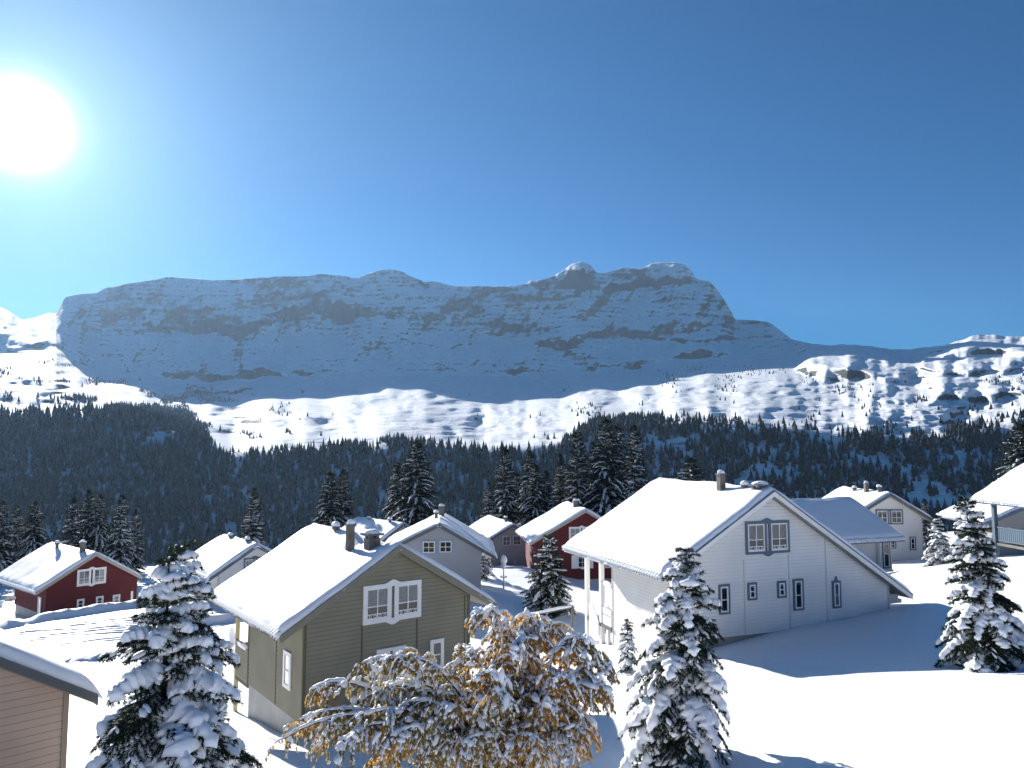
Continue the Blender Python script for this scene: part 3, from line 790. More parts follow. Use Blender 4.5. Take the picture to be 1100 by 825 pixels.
def chalet(name, label, org, yaw, h, al, dl, ar, dr, wl, wr, wallv, roofv, sid, fascia, plinth='concrete', pl_h=0.0, pl_left=None, boards=True, o=0.45, th=0.27, depth=2.0,
           windows=(), joints=(), chimneys=(), joint_shade_mat=None, soffit='soffit', group=None, eave='left', cat='chalet', backv=None, bite=(), trim_fascia=None, fh=0.23):
    root = empty(name, org, -yaw); tag(root, label, cat, group)
    zr = lambda u: h - dl / al * -u if u < 0 else h - dr / ar * u
    tk = 0.15
    wt = lambda u: zr(u) - tk - 0.02
    # walls
    mb = MB()
    front = lambda a, b, c: (a, -c, b)
    lft = lambda a, b, c: (-wl - c, a, b)
    rgt = lambda a, b, c: (wr + c, a, b)
    bck = lambda a, b, c: (a, wallv + c, b)
    gable = [(-wl, pl_h), (wr, pl_h), (wr, wt(wr)), (0.0, wt(0)), (-wl, wt(-wl))]
    pll = pl_h if pl_left is None else pl_left
    sideL = [(0, pll), (wallv, pll), (wallv, wt(-wl)), (0, wt(-wl))]; sideR = [(0, pl_h), (wallv, pl_h), (wallv, wt(wr)), (0, wt(wr))]
    for poly, pc in ((gable, front), (sideL, lft), (sideR, rgt), (gable, bck)):
        z1 = max(b for a, b in poly); z0 = min(b for a, b in poly)
        if boards: clapboard(mb, poly, pc, z0, z1)
        else: flat_wall(mb, poly, pc)
    if boards:                                  # corner boards
        for (a, b_) in ((-wl, 0), (wr, 0), (-wl, wallv), (wr, wallv)):
            sx_ = -1 if a < 0 else 1; sy_ = -1 if b_ == 0 else 1
            mb.box((a - sx_ * .07, b_ - sy_ * .07, min(pl_h, pll)), (a + sx_ * .035, b_ + sy_ * .035, wt(a)), 1)
    for (wall, a, b0, b1) in joints:            # vertical battens over the board joints
        pc = front if wall == 'front' else lft
        p0 = pc(a - .025, b0, 0.0); p1 = pc(a + .025, b1, 0.03); mb.box(p0, p1, 1)
    mb.build('wall', [M[sid], M[joint_shade_mat or sid]], root)
    pm = MB(); ii = 0.03
    pm.box((-wl + ii, ii, -depth), (wr - ii, wallv - ii, pl_h))
    pm.build('plinth', M[plinth], root)
    # roof: two slabs, verge boards and eave boards
    v0, v1 = -o, roofv
    rf = MB()
    for u in (-al, ar):
        rf.prism([(0, v0, h), (u, v0, zr(u)), (u, v0, zr(u) - tk), (0, v0, h - tk)], (0, v1 - v0, 0), 0)
    roof = rf.build('roof', M[soffit], root)
    fb = MB()
    for v in (v0, v1):
        d = -.035 if v == v0 else .035
        for u in (-al, ar):
            s_ = -1 if u < 0 else 1
            a = s_ * 0.0
            fb.prism([(a, v, h + .03), (u, v, zr(u) + .03), (u, v, zr(u) + .03 - fh), (a, v, h + .03 - fh)], (0, d, 0), 0)
            fb.prism([(a, v, h + .055), (u, v, zr(u) + .055), (u, v, zr(u) + .005), (a, v, h + .005)], (0, d * 1.9, 0), 1)
    for u in (-al, ar):
        d = -.03 if u < 0 else .03
        fb.box((u, v0, zr(u) - tk - .02), (u + d, v1, zr(u) + .01), 0)
    fb.build('verge_board', [M[trim_fascia or fascia], M[fascia]], roof)
    snow_cover(roof, lambda u: zr(u) + .01, -al - .06, ar + .06, v0 + .0, v1 + .06, th, hash(label) % 97 if False else int(abs(org[0] * 7 + org[1] * 3)) % 97, bite=bite)
    # ribbed snow lip and drips along the eaves
    rg2 = random.Random(int(org[1] * 10))
    for u in ((-al,) if eave == 'left' else (-al, ar)):
        ev = MB(); s_ = -1 if u < 0 else 1
        n = int((v1 - v0) / 0.2)
        for k in range(n):
            v = v0 + .1 + (v1 - v0 - .2) * k / (n - 1)
            L = rg2.uniform(.10, .24)
            ev.tube([(u + s_ * .02, v, zr(u) + .16), (u + s_ * .15, v, zr(u) + .06), (u + s_ * .17, v, zr(u) - L * .5)], [.06, .065, .022], 6, 0)
        ev.build('eave_fringe', M['snow'], roof, smooth=True)
    for c in chimneys:
        u, v, hh, kind, sx, sy = c
        chimney(roof, u, v, zr(u), hh, kind, sx, sy)
    for (wall, a0, a1, b0, b1, kind, trim, *rest) in windows:
        pc = {'front': front, 'left': lft, 'right': rgt}[wall]
        window(root, (lambda a, b, c, pc=pc: pc(a, b, c + (.024 if boards else .002))), a0, a1, b0, b1, kind, trim, **(rest[0] if rest else {}))
    root['_h'] = 0
    del root['_h']
    return root, zr


# --- the olive chalet in the foreground
OLW = 0.80
ol, zr = chalet('olive_chalet', 'olive green clapboard chalet with white paired windows beside the orange leaved tree', (-4.23, 27, -9.39), -0.65, 5.89 - .0, 4.2, 2.48, 4.24, 2.55, 3.25, 3.25, 5.45, 7.41,
        'olive', 'olive_fascia', pl_h=0.36, pl_left=0.36, joint_shade_mat='olive_dark', group='chalets of the hamlet',
        windows=[('front', -1.175, 1.12, 3.26, 4.58, 'pair', 'white_trim', dict(top=.6)), ('front', 1.53, 2.11, 1.27, 2.35, 'bar', 'white_trim', dict(top=0)),
                 ('front', -.63, .51, 1.27, 2.35, 'pair_simple', 'white_trim', dict(top=.3)), ('left', .98, 1.65, 1.22, 2.44, 'bar', 'white_trim', dict(top=.5))],
        joints=[('front', -1.19, .36, 3.24), ('front', .98, .36, 3.2), ('front', 3.05, .36, 3.8), ('left', 2.45, .38, 3.7)],
        chimneys=[(-.72, 2.05, .98, 'flue', .25, .25), (-.32, 1.05, .36, 'wide', .46, .42), (-.2, 4.5, .30, 'vent', .2, .2), (-.15, 3.3, .18, 'vent', .16, .16)],
        bite=[(-.25, .9, .75), (-.5, 1.9, .5)], eave='left')
for (pu, pv) in ((-3.2, 7.02), (3.2, 7.02)):
    b = MB(); b.box((pu - .07, pv - .07, -2.4), (pu + .07, pv + .07, 5.89 - .59 * 3.2 - .15)); b.build('post', M['post_wood'], ol)
b = MB()
b.box((-3.25, 5.46, .18), (3.25, 7.1, .32)); b.build('balcony_floor', M['olive_dark'], ol)
b = MB()
for k in range(9):                                  # boarded balcony side facing the slope
    b.box((-3.27, 5.5, .34 + k * .135), (-3.21, 6.95, .34 + k * .135 + .125))
b.box((-3.30, 5.48, 1.56), (-3.18, 7.0, 1.62))
b.box((-3.27, 6.9, .2), (3.27, 6.96, 1.55)); b.build('balcony_railing', M['olive'], ol)
b = MB(); b.dome((-3.24, 6.2, 1.60), .09, .72, .16, 0, 5, 12); b.build('railing_snow', M['snow'], ol, smooth=True)
b = MB()
vs = []; n = 18
for i in range(5):
    r_ = .40 * i / 4
    for k in range(n):
        th = 2 * math.pi * k / n
        vs.append((-3.62 - .35 * r_ * r_, 6.15 + r_ * math.cos(th), 2.02 + r_ * math.sin(th)))
b.add(vs, [(i * n + k, i * n + (k + 1) % n, (i + 1) * n + (k + 1) % n, (i + 1) * n + k) for i in range(4) for k in range(n)])
b.tube([(-3.6, 6.15, 2.0), (-3.3, 6.15, 1.75), (-3.24, 6.15, 1.2)], .025, 6, 1)
b.tube([(-3.6, 6.15, 1.7), (-3.9, 6.15, 1.95)], .02, 6, 1)
b.build('satellite_dish', [M['white_trim'], M['dark_metal']], ol, smooth=False)

# --- the big white chalet
bg_, zr = chalet('white_chalet', 'large white clapboard chalet with blue grey window frames and a long lean-to roof', (10.86, 32, -8.08), -0.35, 6.21, 5.45, 3.27, 7.4, 4.76, 4.3, 6.48, 5.95, 8.92,
        'white', 'bluegrey', plinth='brown_plinth', pl_h=0.32, pl_left=-2.0, joint_shade_mat='white_dark', group='chalets of the hamlet', trim_fascia='white_trim',
        windows=[('front', -1.19, 1.06, 3.59, 4.95, 'pair', 'bluegrey', dict(top=.55)), ('front', -2.58, -2.04, 1.25, 2.45, 'bar', 'bluegrey', dict(top=0.05)), ('front', -1.15, -.69, 1.72, 2.44, 'small', 'bluegrey', dict(top=.2)),
                 ('front', .36, .81, 1.71, 2.42, 'small', 'bluegrey', dict(top=.2)), ('front', 1.18, 1.72, 1.13, 2.45, 'bar', 'bluegrey', dict(top=.1)), ('front', 3.28, 3.74, 1.08, 2.24, 'ornate', 'bluegrey', dict(top=1))],
        joints=[('front', 2.99, .32, 4.1), ('front', -1.3, .32, 3.4), ('front', 1.0, .32, 3.5)],
        chimneys=[(-.55, 2.45, .92, 'flue', .28, .28), (-.25, 1.15, .22, 'vent', .22, .22), (-.12, .25, .16, 'wide', .62, .5)], th=.30)
for pv in (7.08, 8.7):
    b = MB(); b.box((-4.3 - .10, pv - .10, -2.6), (-4.3 + .10, pv + .10, 6.21 - .6 * 4.3 - .16)); b.box((-4.3 - .13, pv - .13, 3.15), (-4.3 + .13, pv + .13, 3.33)); b.build('post', M['white_trim'], bg_)
    b = MB(); b.box((4.3 - .10, pv - .10, -2.6), (4.3 + .10, pv + .10, 3.2)); b.build('post', M['white_trim'], bg_)
b = MB(); b.box((-4.4, 5.97, -.62), (4.4, 8.6, -.46)); b.build('porch_floor', M['rail_wood'], bg_)
b = MB()
b.box((-4.36, 6.0, 1.40), (-4.24, 7.0, 1.52)); b.box((-4.33, 6.0, .42), (-4.27, 7.0, 1.40)); b.box((-4.36, 6.0, -.6), (-4.28, 7.0, .28))
for k in range(4):
    b.box((-4.37, 6.15 + k * .22, -.02), (-4.355, 6.24 + k * .22, .03), 1)
b.box((-4.37, 6.0, .28), (-4.23, 7.0, .34))
b.build('railing', [M['white_trim'], M['bluegrey']], bg_)
b = MB(); b.dome((-4.3, 6.5, .42), .09, .3, .13); b.build('railing_snow', M['snow'], bg_, smooth=True)
b = MB(); b.dome((-4.3, 6.5, 1.53), .08, .45, .09); b.build('railing_snow', M['snow'], bg_, smooth=True)
b = MB()
b.prism([(-4.45, 7.2, -.4), (-4.45, 7.9, .35), (-4.45, 8.2, .25), (-4.45, 8.2, -1.5), (-4.45, 7.6, -1.5), (-4.45, 7.2, -1.1)], (.06, 0, 0)); b.build('stair_panel', M['white_trim'], bg_)
b = MB(); b.box((-4.36, 6.35, -2.4), (-4.22, 6.55, -.6)); b.build('stilt', M['white_trim'], bg_)
b = MB()
b.box((6.5, -.05, 1.05), (7.2, 1.4, 1.22)); b.box((6.48, -.05, 1.2), (7.0, .1, 1.45)); b.build('eave_bracket', M['white_dark'], bg_)

# --- dark red chalet by the road, left
rl, zr = chalet('red_chalet', 'dark red clapboard chalet with a white paired window beside the ploughed road', (-33.73, 61, -12.9), -0.89, 4.36, 4.2, 2.47, 3.71, 2.35, 3.29, 3.5, 6.6, 9.05,
        'red', 'taupe_fascia', pl_h=0.0, joint_shade_mat='red_dark', group='chalets of the hamlet',
        windows=[('front', -1.18, 1.0, 4.36 - 2.49, 4.36 - 1.19, 'pair', 'white_trim', dict(top=.9)), ('front', -1.11, -.56, .11, .87, 'small', 'white_trim', dict(top=0)), ('front', .31, .88, .11, .87, 'small', 'white_trim', dict(top=0)),
                 ('front', 1.61, 2.19, .0, .8, 'small', 'white_trim', dict(top=1)), ('left', .9, 1.5, -.2, 1.25, 'bar', 'white_trim', dict(top=1))],
        chimneys=[(-.35, 1.3, .95, 'flue', .36, .36), (-.55, 6.0, .6, 'vent', .26, .26)])
b = MB(); b.box((3.05, -.06, -.4), (3.22, -.02, .9)); b.build('drainpipe', M['white_trim'], rl)
b = MB()
vs = []; n = 16
for i in range(4):
    r_ = .42 * i / 3
    for k in range(n):
        th = 2 * math.pi * k / n
        vs.append((-3.75 + r_ * math.cos(th), 6.3 - .5 * r_ * math.sin(th) * 0 - .3 * r_ * r_, .55 + r_ * math.sin(th) * .6))
b.add(vs, [(i * n + k, i * n + (k + 1) % n, (i + 1) * n + (k + 1) % n, (i + 1) * n + k) for i in range(3) for k in range(n)])
b.tube([(-3.75, 6.3, .5), (-3.3, 6.3, .3)], .03, 6, 1); b.build('satellite_dish', [M['white_trim'], M['dark_metal']], rl)

# --- white chalet, left of the olive one
wlf, zr = chalet('pale_chalet', 'small white chalet half hidden behind the olive roof', (-19.05, 56, -12.3), -0.68, 5.09, 3.34, 2.06, 3.34, 1.96, 2.6, 2.6, 5.5, 7.12,
        'white', 'bluegrey', pl_h=0.3, joint_shade_mat='white_dark', group='chalets of the hamlet', windows=[('front', -.8, .85, 5.09 - 2.0, 5.09 - .94, 'pair', 'bluegrey', dict(top=1))],
        chimneys=[(-.15, 5.0, .22, 'vent', .26, .26), (-.15, 1.2, .25, 'vent', .24, .24)])
# --- lilac grey chalet
gm, zr = chalet('grey_chalet', 'lilac grey rendered chalet with pale blue window surrounds behind the olive roof', (-5.03, 52, -10.9), -0.07, 5.62, 3.98, 1.95, 3.91, 2.25, 2.95, 2.9, 6.2, 7.97,
        'grey', 'dark_fascia', pl_h=0.0, boards=False, group='chalets of the hamlet',
        windows=[('front', -1.18, -.2, 5.62 - 2.05, 5.62 - 1.13, 'bar', 'paleblue', dict(top=.8, curtain='curtain_warm')), ('front', -.03, .95, 5.62 - 2.03, 5.62 - 1.11, 'bar', 'paleblue', dict(top=.1))],
        chimneys=[(.05, 5.2, .75, 'flue', .4, .4), (-.3, 3.4, .5, 'vent', .24, .24)], th=.22)
# --- warm grey chalet
tn, zr = chalet('rendered_chalet', 'warm grey rendered chalet behind the street lamp, left of the bright red chalet', (0.01, 84, -13.6), -0.29, 4.99, 2.86, 1.58, 2.86, 1.58, 3.3 - .9, 2.4, 8, 10.32,
        'tan', 'dark_fascia', pl_h=0.0, boards=False, group='chalets of the hamlet', windows=[('front', -1.19, 1.1, 2.6, 3.85, 'pair_simple', 'tan', dict(top=1)), ('front', .1, .5, .6, 1.1, 'small', 'tan', dict(top=0))],
        chimneys=[(-.1, 2.2, .5, 'vent', .28, .28)])
# --- bright red chalet
rm, zr = chalet('red_chalet', 'bright red chalet with white shutters behind the white porch posts', (6.98, 72, -12.5), -0.12, 6.48, 5.39, 3.04, 5.39, 3.16, 4.7, 4.7, 7.4, 9.36,
        'red', 'taupe_fascia', pl_h=0.0, pl_left=0.0, joint_shade_mat='red_dark', group='chalets of the hamlet',
        windows=[('front', -1.58, .9, 6.48 - 2.78, 6.48 - 1.58, 'pair', 'white_trim', dict(top=.9)), ('front', -1.35, .75, 6.48 - 5.45, 6.48 - 4.27, 'shutters', 'white_trim', dict(top=.2)), ('front', 1.9, 3.0, 1.0, 2.2, 'bar', 'white_trim', dict(top=.3))],
        chimneys=[(-.25, 3.2, .75, 'flue', .45, .45)])
# --- white chalet behind the wing
wb, zr = chalet('far_white_chalet', 'white chalet with three chimneys on its ridge beyond the blue shadowed roof', (31.0, 62, -9.3), -0.03, 5.46, 3.54, 2.06, 3.4, 2.07, 2.75, 2.75, 6, 8.0,
        'white', 'dark_fascia', pl_h=0.0, joint_shade_mat='white_dark', group='chalets of the hamlet',
        windows=[('front', -1.09, 1.17, 5.46 - 2.51, 5.46 - 1.29, 'pair_simple', 'bluegrey', dict(top=.2)), ('front', 1.65, 2.16, 5.46 - 4.61, 5.46 - 3.51, 'bar', 'bluegrey', dict(top=.1)), ('front', -.21, .5, 1.0, 1.7, 'small', 'bluegrey', dict(top=0))],
        chimneys=[(-.45, 2.6, .95, 'flue', .3, .3), (-.2, .9, .5, 'vent', .26, .26), (-.5, 4.6, .4, 'vent', .26, .26)])
# --- roof only, behind the chimneys of the olive chalet
rb, zr = chalet('low_chalet', 'low chalet of which only the snowy roof shows behind the tall olive roof chimney', (-11.47, 78, -14.2), -0.81, 6.3, 4.2, 2.34, 4.2, 2.34, 3.3, 3.3, 6, 7.91,
        'tan', 'dark_fascia', pl_h=0.0, boards=False, group='chalets of the hamlet', chimneys=[(-.3, 1.5, .4, 'vent', .3, .3), (-.3, 5.2, .3, 'vent', .3, .3)], windows=[('front', -1.1, 1.1, 3.2, 4.4, 'pair_simple', 'bluegrey')])
# --- chalet behind the right-hand spruce
fr_, zr = chalet('grey_white_chalet', 'grey white chalet behind the snowy spruce, below the slate blue eave', (39.31, 56, -8.2), 0.14, 4.31, 4.21, 1.88, 4.21, 1.88, 3.3, 3.3, 6, 7.45,
        'tan', 'bluegrey', pl_h=0.0, boards=False, group='chalets of the hamlet', windows=[('front', -2.6, -2.1, .9, 2.2, 'bar', 'white_trim'), ('front', -1.4, -.7, .5, 2.1, 'bar', 'tan')])
# --- slate blue chalet cut by the right edge
bl, zr = chalet('blue_chalet', 'slate blue chalet with a balustraded porch at the right edge of the photo', (33.69, 40, -5.9), -0.05, 5.03, 4.2, 2.47, 4.2, 2.47, 3.4, 3.4, 2.3, 7.8,
        'bluehouse', 'bluehouse', pl_h=0.0, joint_shade_mat='bluehouse', group='chalets of the hamlet', th=.30)
b = MB(); b.box((-3.45, 6.9, -.8), (-3.22, 7.13, 2.95)); b.build('post', M['bluehouse'], bl)
b = MB(); b.box((3.22, 6.9, -.8), (3.45, 7.13, 2.95)); b.build('post', M['bluehouse'], bl)
b = MB(); b.box((-3.44, 2.3, 2.5), (-3.26, 6.9, 2.68)); b.build('porch_beam', M['bluehouse'], bl)
b = MB(); b.box((-3.4, 2.3, -.15), (3.4, 7.1, .0)); b.build('porch_floor', M['rail_wood'], bl)
b = MB()
b.box((-3.38, 2.35, .92), (-3.28, 6.9, 1.0)); b.box((-3.36, 2.35, .12), (-3.30, 6.9, .2))
k = 2.42
while k < 6.9:
    b.box((-3.35, k, .2), (-3.31, k + .13, .92)); k += .17
b.build('balustrade', M['bluehouse'], bl)

# --- the wing with the shaded roof behind the big chalet
vol, zr = chalet('wing_chalet', 'white chalet with a shaded blue roof slope and a glazed bay', (15.94, 50.9, -8.5), 1.22, 4.72, 4.4, 2.27, 4.4, 2.27, 3.3, 3.3, 7.7, 9.0,
        'white', 'bluegrey', pl_h=0.0, joint_shade_mat='white_dark', group='chalets of the hamlet', eave='both', th=.27)
b = MB(); b.box((2.3, 7.78, .35), (3.55, 8.75, 2.55)); b.box((2.25, 7.76, .22), (3.62, 8.8, .35)); b.build('bay', M['white_trim'], vol)
window(vol, lambda a, b_, c: (3.552 + c, a, b_), 7.95, 8.6, .45, 2.45, 'bar', 'bluegrey', top=.2)
window(vol, lambda a, b_, c: (3.32 + c, a, b_), 2.0, 2.9, .8, 2.0, 'bar', 'bluegrey', top=.2)

# ------------------------------------------------------------------ the beige outbuilding at the lower left
C0 = at(104, 748, 15)
be, zr = chalet('beige_outbuilding', 'beige clapboard outbuilding with a snowy roof cut by the lower left corner', (C0[0] - 4.2 * math.cos(math.pi / 4) - .45 * math.sin(math.pi / 4) * -1 * -1, C0[1] - 4.2 * math.sin(math.pi / 4) + .45 * math.cos(math.pi / 4), C0[2] - 2.45), -math.pi / 4,
        2.45 + 4.2 * .62, 4.2, 2.604, 4.2, 2.604, 3.8, 3.80, 2.6, 3.0, 'beige', 'dark_fascia', pl_h=-1.2, joint_shade_mat='beige_dark', group='chalets of the hamlet', th=.26, soffit='beige_dark', depth=3.0, fh=.15)

# ------------------------------------------------------------------ conifers
def tri_blades(P, D, L, Wd, rng):
    n = len(P)
    rnd = rng.normal(size=(n, 3)); side = np.cross(D, rnd); side /= (np.linalg.norm(side, axis=1)[:, None] + 1e-9)
    v = np.stack([P - side * Wd[:, None] / 2, P + side * Wd[:, None] / 2, P + D * L[:, None]], 1).reshape(-1, 3)
    return v, np.arange(n * 3).reshape(-1, 3)


def lump_tubes(P0, P1, wd, ht, rng, ns=4, nr=6, sag=0.0, rough=0.25, lobes=False):
    """n lumpy pillows of snow, each lying along P0->P1; wd, ht arrays"""
    n = len(P0); ax = P1 - P0; L = np.linalg.norm(ax, axis=1)[:, None] + 1e-9; ax = ax / L
    up = np.array([[0, 0, 1.0]]) - ax * ax[:, 2:3]; up /= (np.linalg.norm(up, axis=1)[:, None] + 1e-9)
    sd = np.cross(ax, up)
    s = np.linspace(0, 1, ns); th = np.linspace(0, 2 * np.pi, nr, endpoint=False)
    env = np.sqrt(np.clip(1 - np.abs(2 * s - 1) ** 2.6, 0, 1)) + 0.06
    c = P0[:, None] + (P1 - P0)[:, None] * s[None, :, None]
    c[..., 2] -= (sag * L[:, :1] * (s[None, :] * (1 - s[None, :])) * -1)[...] if sag else 0
    co, si = np.cos(th), np.sin(th); si2 = np.where(si < 0, si * 0.35, si)
    nz = 1 + rough * rng.normal(size=(n, ns, nr))
    if lobes:
        wl = 1 + 0.45 * np.sin(s[None, :] * rng.uniform(12, 22, (n, 1)) + rng.uniform(0, 6, (n, 1)))
    else:
        wl = np.ones((n, ns))
    wv = (wd[:, None] * env[None, :] * wl)[..., None] * nz; hv = (ht[:, None] * env[None, :])[..., None] * (1 + 0.6 * rough * rng.normal(size=(n, ns, nr)))
    v = c[:, :, None, :] + sd[:, None, None, :] * (wv * co)[..., None] + up[:, None, None, :] * (hv * si2)[..., None]
    f = grid_faces(ns, nr, wrap=True)
    F_ = (f[None] + (np.arange(n) * ns * nr)[:, None, None]).reshape(-1, 4)
    return v.reshape(-1, 3), F_


def join(parts):
    V = []; Fs = []; off = 0
    for v, f in parts:
        V.append(v); Fs.append(f + off); off += len(v)
    return np.concatenate(V), Fs


def spruce_data(h, Rb, seed, lv=20, nb=6, twig=0.13, nstep=0.05, nper=10, nl=0.075, nw=0.015, snow=1.0, tsnow=0.30, gap=0.62, droop=0.55, lean=(0, 0), pads=True, taper=0.85, base=0.05, clump=0.0, top_lean=0.0):
    rng = np.random.default_rng(seed)
    S0 = []; S1 = []; SW = []          # twigs
    pad0 = []; pad1 = []; padw = []; padh = []
    k = 0
    def axis(z):
        f = z / h
        return np.array([lean[0] * f + top_lean * f ** 6, lean[1] * f, z])
    for i in range(lv):
        f = base + (0.985 - base) * ((i + 0.5) / lv) ** 0.92
        for j in range(nb if f < 0.85 else max(3, nb - 2)):
            k += 1
            az = k * 2.39996 + rng.normal() * 0.35
            ff = np.clip(f + rng.normal() * 0.018, 0.02, 0.985)
            l = (Rb * (1 - ff) ** taper + 0.10) * rng.uniform(0.72, 1.15)
            o = np.array([math.cos(az), math.sin(az), 0.0]); s = np.array([-o[1], o[0], 0.0])
            a0 = -0.05 + 0.75 * ff ** 1.5 + rng.normal() * 0.10
            sg = droop * (1.0 - 0.35 * ff) * rng.uniform(0.75, 1.2)
            z0 = h * ff
            def pt(t, a0=a0, sg=sg, o=o, l=l, z0=z0):
                return axis(z0) + o * (l * t * (1 - 0.12 * t)) + np.array([0, 0, l * (a0 * t - sg * t * t)])
            nt_ = max(3, int(l / twig))
            ts = np.linspace(0.10, 0.98, nt_)
            reach = np.zeros(nt_)
            for q, t in enumerate(ts):
                p = pt(t); tang = pt(t + 0.02) - p; tang /= np.linalg.norm(tang)
                lt = min(0.62, (0.46 * l * (1.02 - t) ** 0.8 * min(1, t * 4 + .3) + 0.07)) * rng.uniform(0.7, 1.2)
                reach[q] = lt
                for sgn in (-1, 1):
                    d = tang * 0.75 + s * sgn * 0.8 + np.array([0, 0, -0.22 - 0.25 * rng.random()]); d /= np.linalg.norm(d)
                    S0.append(p); S1.append(p + d * lt); SW.append(rng.random())
                if q:
                    S0.append(pt(ts[q - 1])); S1.append(p); SW.append(2.0)
            tip = pt(1.06); S0.append(pt(0.95)); S1.append(tip); SW.append(2.0)
            if pads and l > 0.16 and ff < .94 and rng.random() < gap:
                nseg = 1 if l < 0.4 else (2 if l < 0.8 else (3 if l < 1.4 else 4))
                cut = np.linspace(0.10 if ff < .8 else 0.0, 0.99, nseg + 1)
                for q in range(nseg):
                    t0, t1 = cut[q] - 0.06, cut[q + 1] + 0.06
                    rw = np.interp((t0 + t1) / 2, ts, reach)
                    pad0.append(pt(max(0, t0)) + np.array([0, 0, .03])); pad1.append(pt(min(1.04, t1)) + np.array([0, 0, .03]))
                    padw.append((rw * 0.50 + 0.025) * snow * rng.uniform(.6, 1.25)); padh.append((0.07 + 0.20 * rw) * snow * rng.uniform(.8, 1.25))
    # leader
    S0.append(axis(h * .93)); S1.append(axis(h * 1.0)); SW.append(2.0)
    S0 = np.array(S0); S1 = np.array(S1); SW = np.array(SW)
    L = np.linalg.norm(S1 - S0, axis=1); cnt = np.maximum(1, (L / nstep).astype(int)) * nper
    idx = np.repeat(np.arange(len(S0)), cnt)
    t = rng.random(len(idx))
    ax = (S1 - S0) / (L[:, None] + 1e-9)
    P = S0[idx] + (S1 - S0)[idx] * t[:, None]
    rnd = rng.normal(size=(len(idx), 3)); rad = rnd - ax[idx] * np.sum(rnd * ax[idx], 1)[:, None]; rad /= (np.linalg.norm(rad, axis=1)[:, None] + 1e-9)
    D = ax[idx] * 0.75 + rad * 0.75 + np.array([0, 0, -0.12]); D /= np.linalg.norm(D, axis=1)[:, None]
    v, f = tri_blades(P, D, nl * rng.uniform(.7, 1.3, len(idx)), nw * rng.uniform(.8, 1.3, len(idx)), rng)
    # twig wood shows as thin dark slivers
    parts = [(v, f)]
    snow_parts = []
    if pads and len(pad0):
        pad0 = np.array(pad0); pad1 = np.array(pad1)
        snow_parts.append(lump_tubes(pad0, pad1, np.array(padw), np.array(padh), rng, 11, 11, rough=0.17, lobes=True))
    m = (SW < tsnow) & (L > 0.10)
    if m.any():
        a = S0[m] + np.array([0, 0, .02]); b_ = S0[m] + (S1 - S0)[m] * rng.uniform(.5, .85, (m.sum(), 1)) + np.array([0, 0, .02])
        lw = np.clip(L[m] * 0.13, .015, .05) * snow
        snow_parts.append(lump_tubes(a, b_, lw * rng.uniform(.8, 1.3, m.sum()), lw * 1.0, rng, 5, 6, rough=0.18))
    return (v, [f]), join(snow_parts) if snow_parts else None


def spruce(name, label, x, y, h, Rb, seed, group=None, rot=0.0, zoff=0.0, needle='needle', rt=None, lean=(0, 0), cat='tree', ground_z=None, **kw):
    z = (gz(x, y) if ground_z is None else ground_z) + zoff
    root = empty(name, (x, y, z - 0.1), rot); tag(root, label, cat, group)
    (v, f), sn = spruce_data(h, Rb, seed, lean=lean, **kw)
    b = MB(); rt = rt or 0.016 * h + 0.02
    b.tube([(lean[0] * q, lean[1] * q, h * q * 0.97) for q in (0, .1, .3, .6, .85, 1)], [rt * 1.25, rt, rt * .8, rt * .5, rt * .22, .006], 8)
    b.build('trunk', M['bark'], root, smooth=True)
    c = np_mesh('crown', v, f, M[needle], root)
    if sn is not None:
        np_mesh('snow_cover', sn[0], sn[1], M['snow'], c, smooth=True)
    return root


def tree_at(tipx, tipy, D, sink=0.25):
    p = at(tipx, tipy, D); g_ = gz(p[0], p[1]); return p[0], p[1], p[2] - g_ + 0.1

FORE = 'snow laden spruces of the hamlet'
x, y, h = tree_at(182, 592, 12.4)
spruce('spruce_tree', 'nearest snow laden spruce at lower left, in front of a taller topped twin', x, y, h, 2.2, 3, FORE, lv=21, nb=6, snow=1.15, gap=.58, tsnow=.26, droop=0.62, twig=.12, taper=.80)
x, y, h = tree_at(199, 575, 14.6)
spruce('spruce_tree', 'spruce just behind the nearest lower left spruce, its tip rising higher', x, y, h, 1.95, 8, FORE, lv=21, nb=6, snow=1.05, gap=.56, tsnow=.26, droop=0.6, twig=.13, taper=.80)
x, y, h = tree_at(737, 584, 18.3); p = at(719, 818, 18.3)
spruce('spruce_tree', 'heavily snow laden spruce with a bowed top before the big white chalet', p[0], y, h, 1.66, 21, FORE, lv=22, nb=7, snow=1.1, gap=.6, tsnow=.26, droop=.75, twig=.12, taper=.62, lean=(x - p[0] + .1, 0), top_lean=-.10)
x, y, h = tree_at(1038, 534, 23.4)
p = at(1066, 712, 23.4)
spruce('spruce_tree', 'leaning snow laden spruce on the bright slope at right', p[0], y, h, 1.6, 33, FORE, lv=21, nb=7, snow=1.0, gap=.5, tsnow=.24, droop=.5, twig=.14, taper=.8, lean=(x - p[0], 0.1), nstep=.06, nl=.09, nw=.022)
x, y, h = tree_at(589, 574, 48)
spruce('spruce_tree', 'broad dense spruce in front of the bright red chalet', x, y, h, 2.05, 41, FORE, lv=22, nb=9, snow=.62, gap=.5, droop=.35, twig=.16, nstep=.08, nl=.09, nw=.022, taper=.72)
x, y, h = tree_at(674, 664, 30)
spruce('young_spruce', 'young frosted spruce beside the left wall of the big white chalet', x, y, h, .45, 43, FORE, lv=11, nb=6, snow=.8, twig=.13, nstep=.06, nl=.07, nw=.014)
x, y, h = tree_at(1006, 553, 52)
spruce('young_spruce', 'small white frosted spruce at the corner of the far white chalet', x, y, h, 1.35, 44, FORE, lv=13, nb=8, snow=.95, droop=.5, twig=.15, nstep=.08, nl=.09, nw=.02)
x, y, h = tree_at(519, 573, 66)
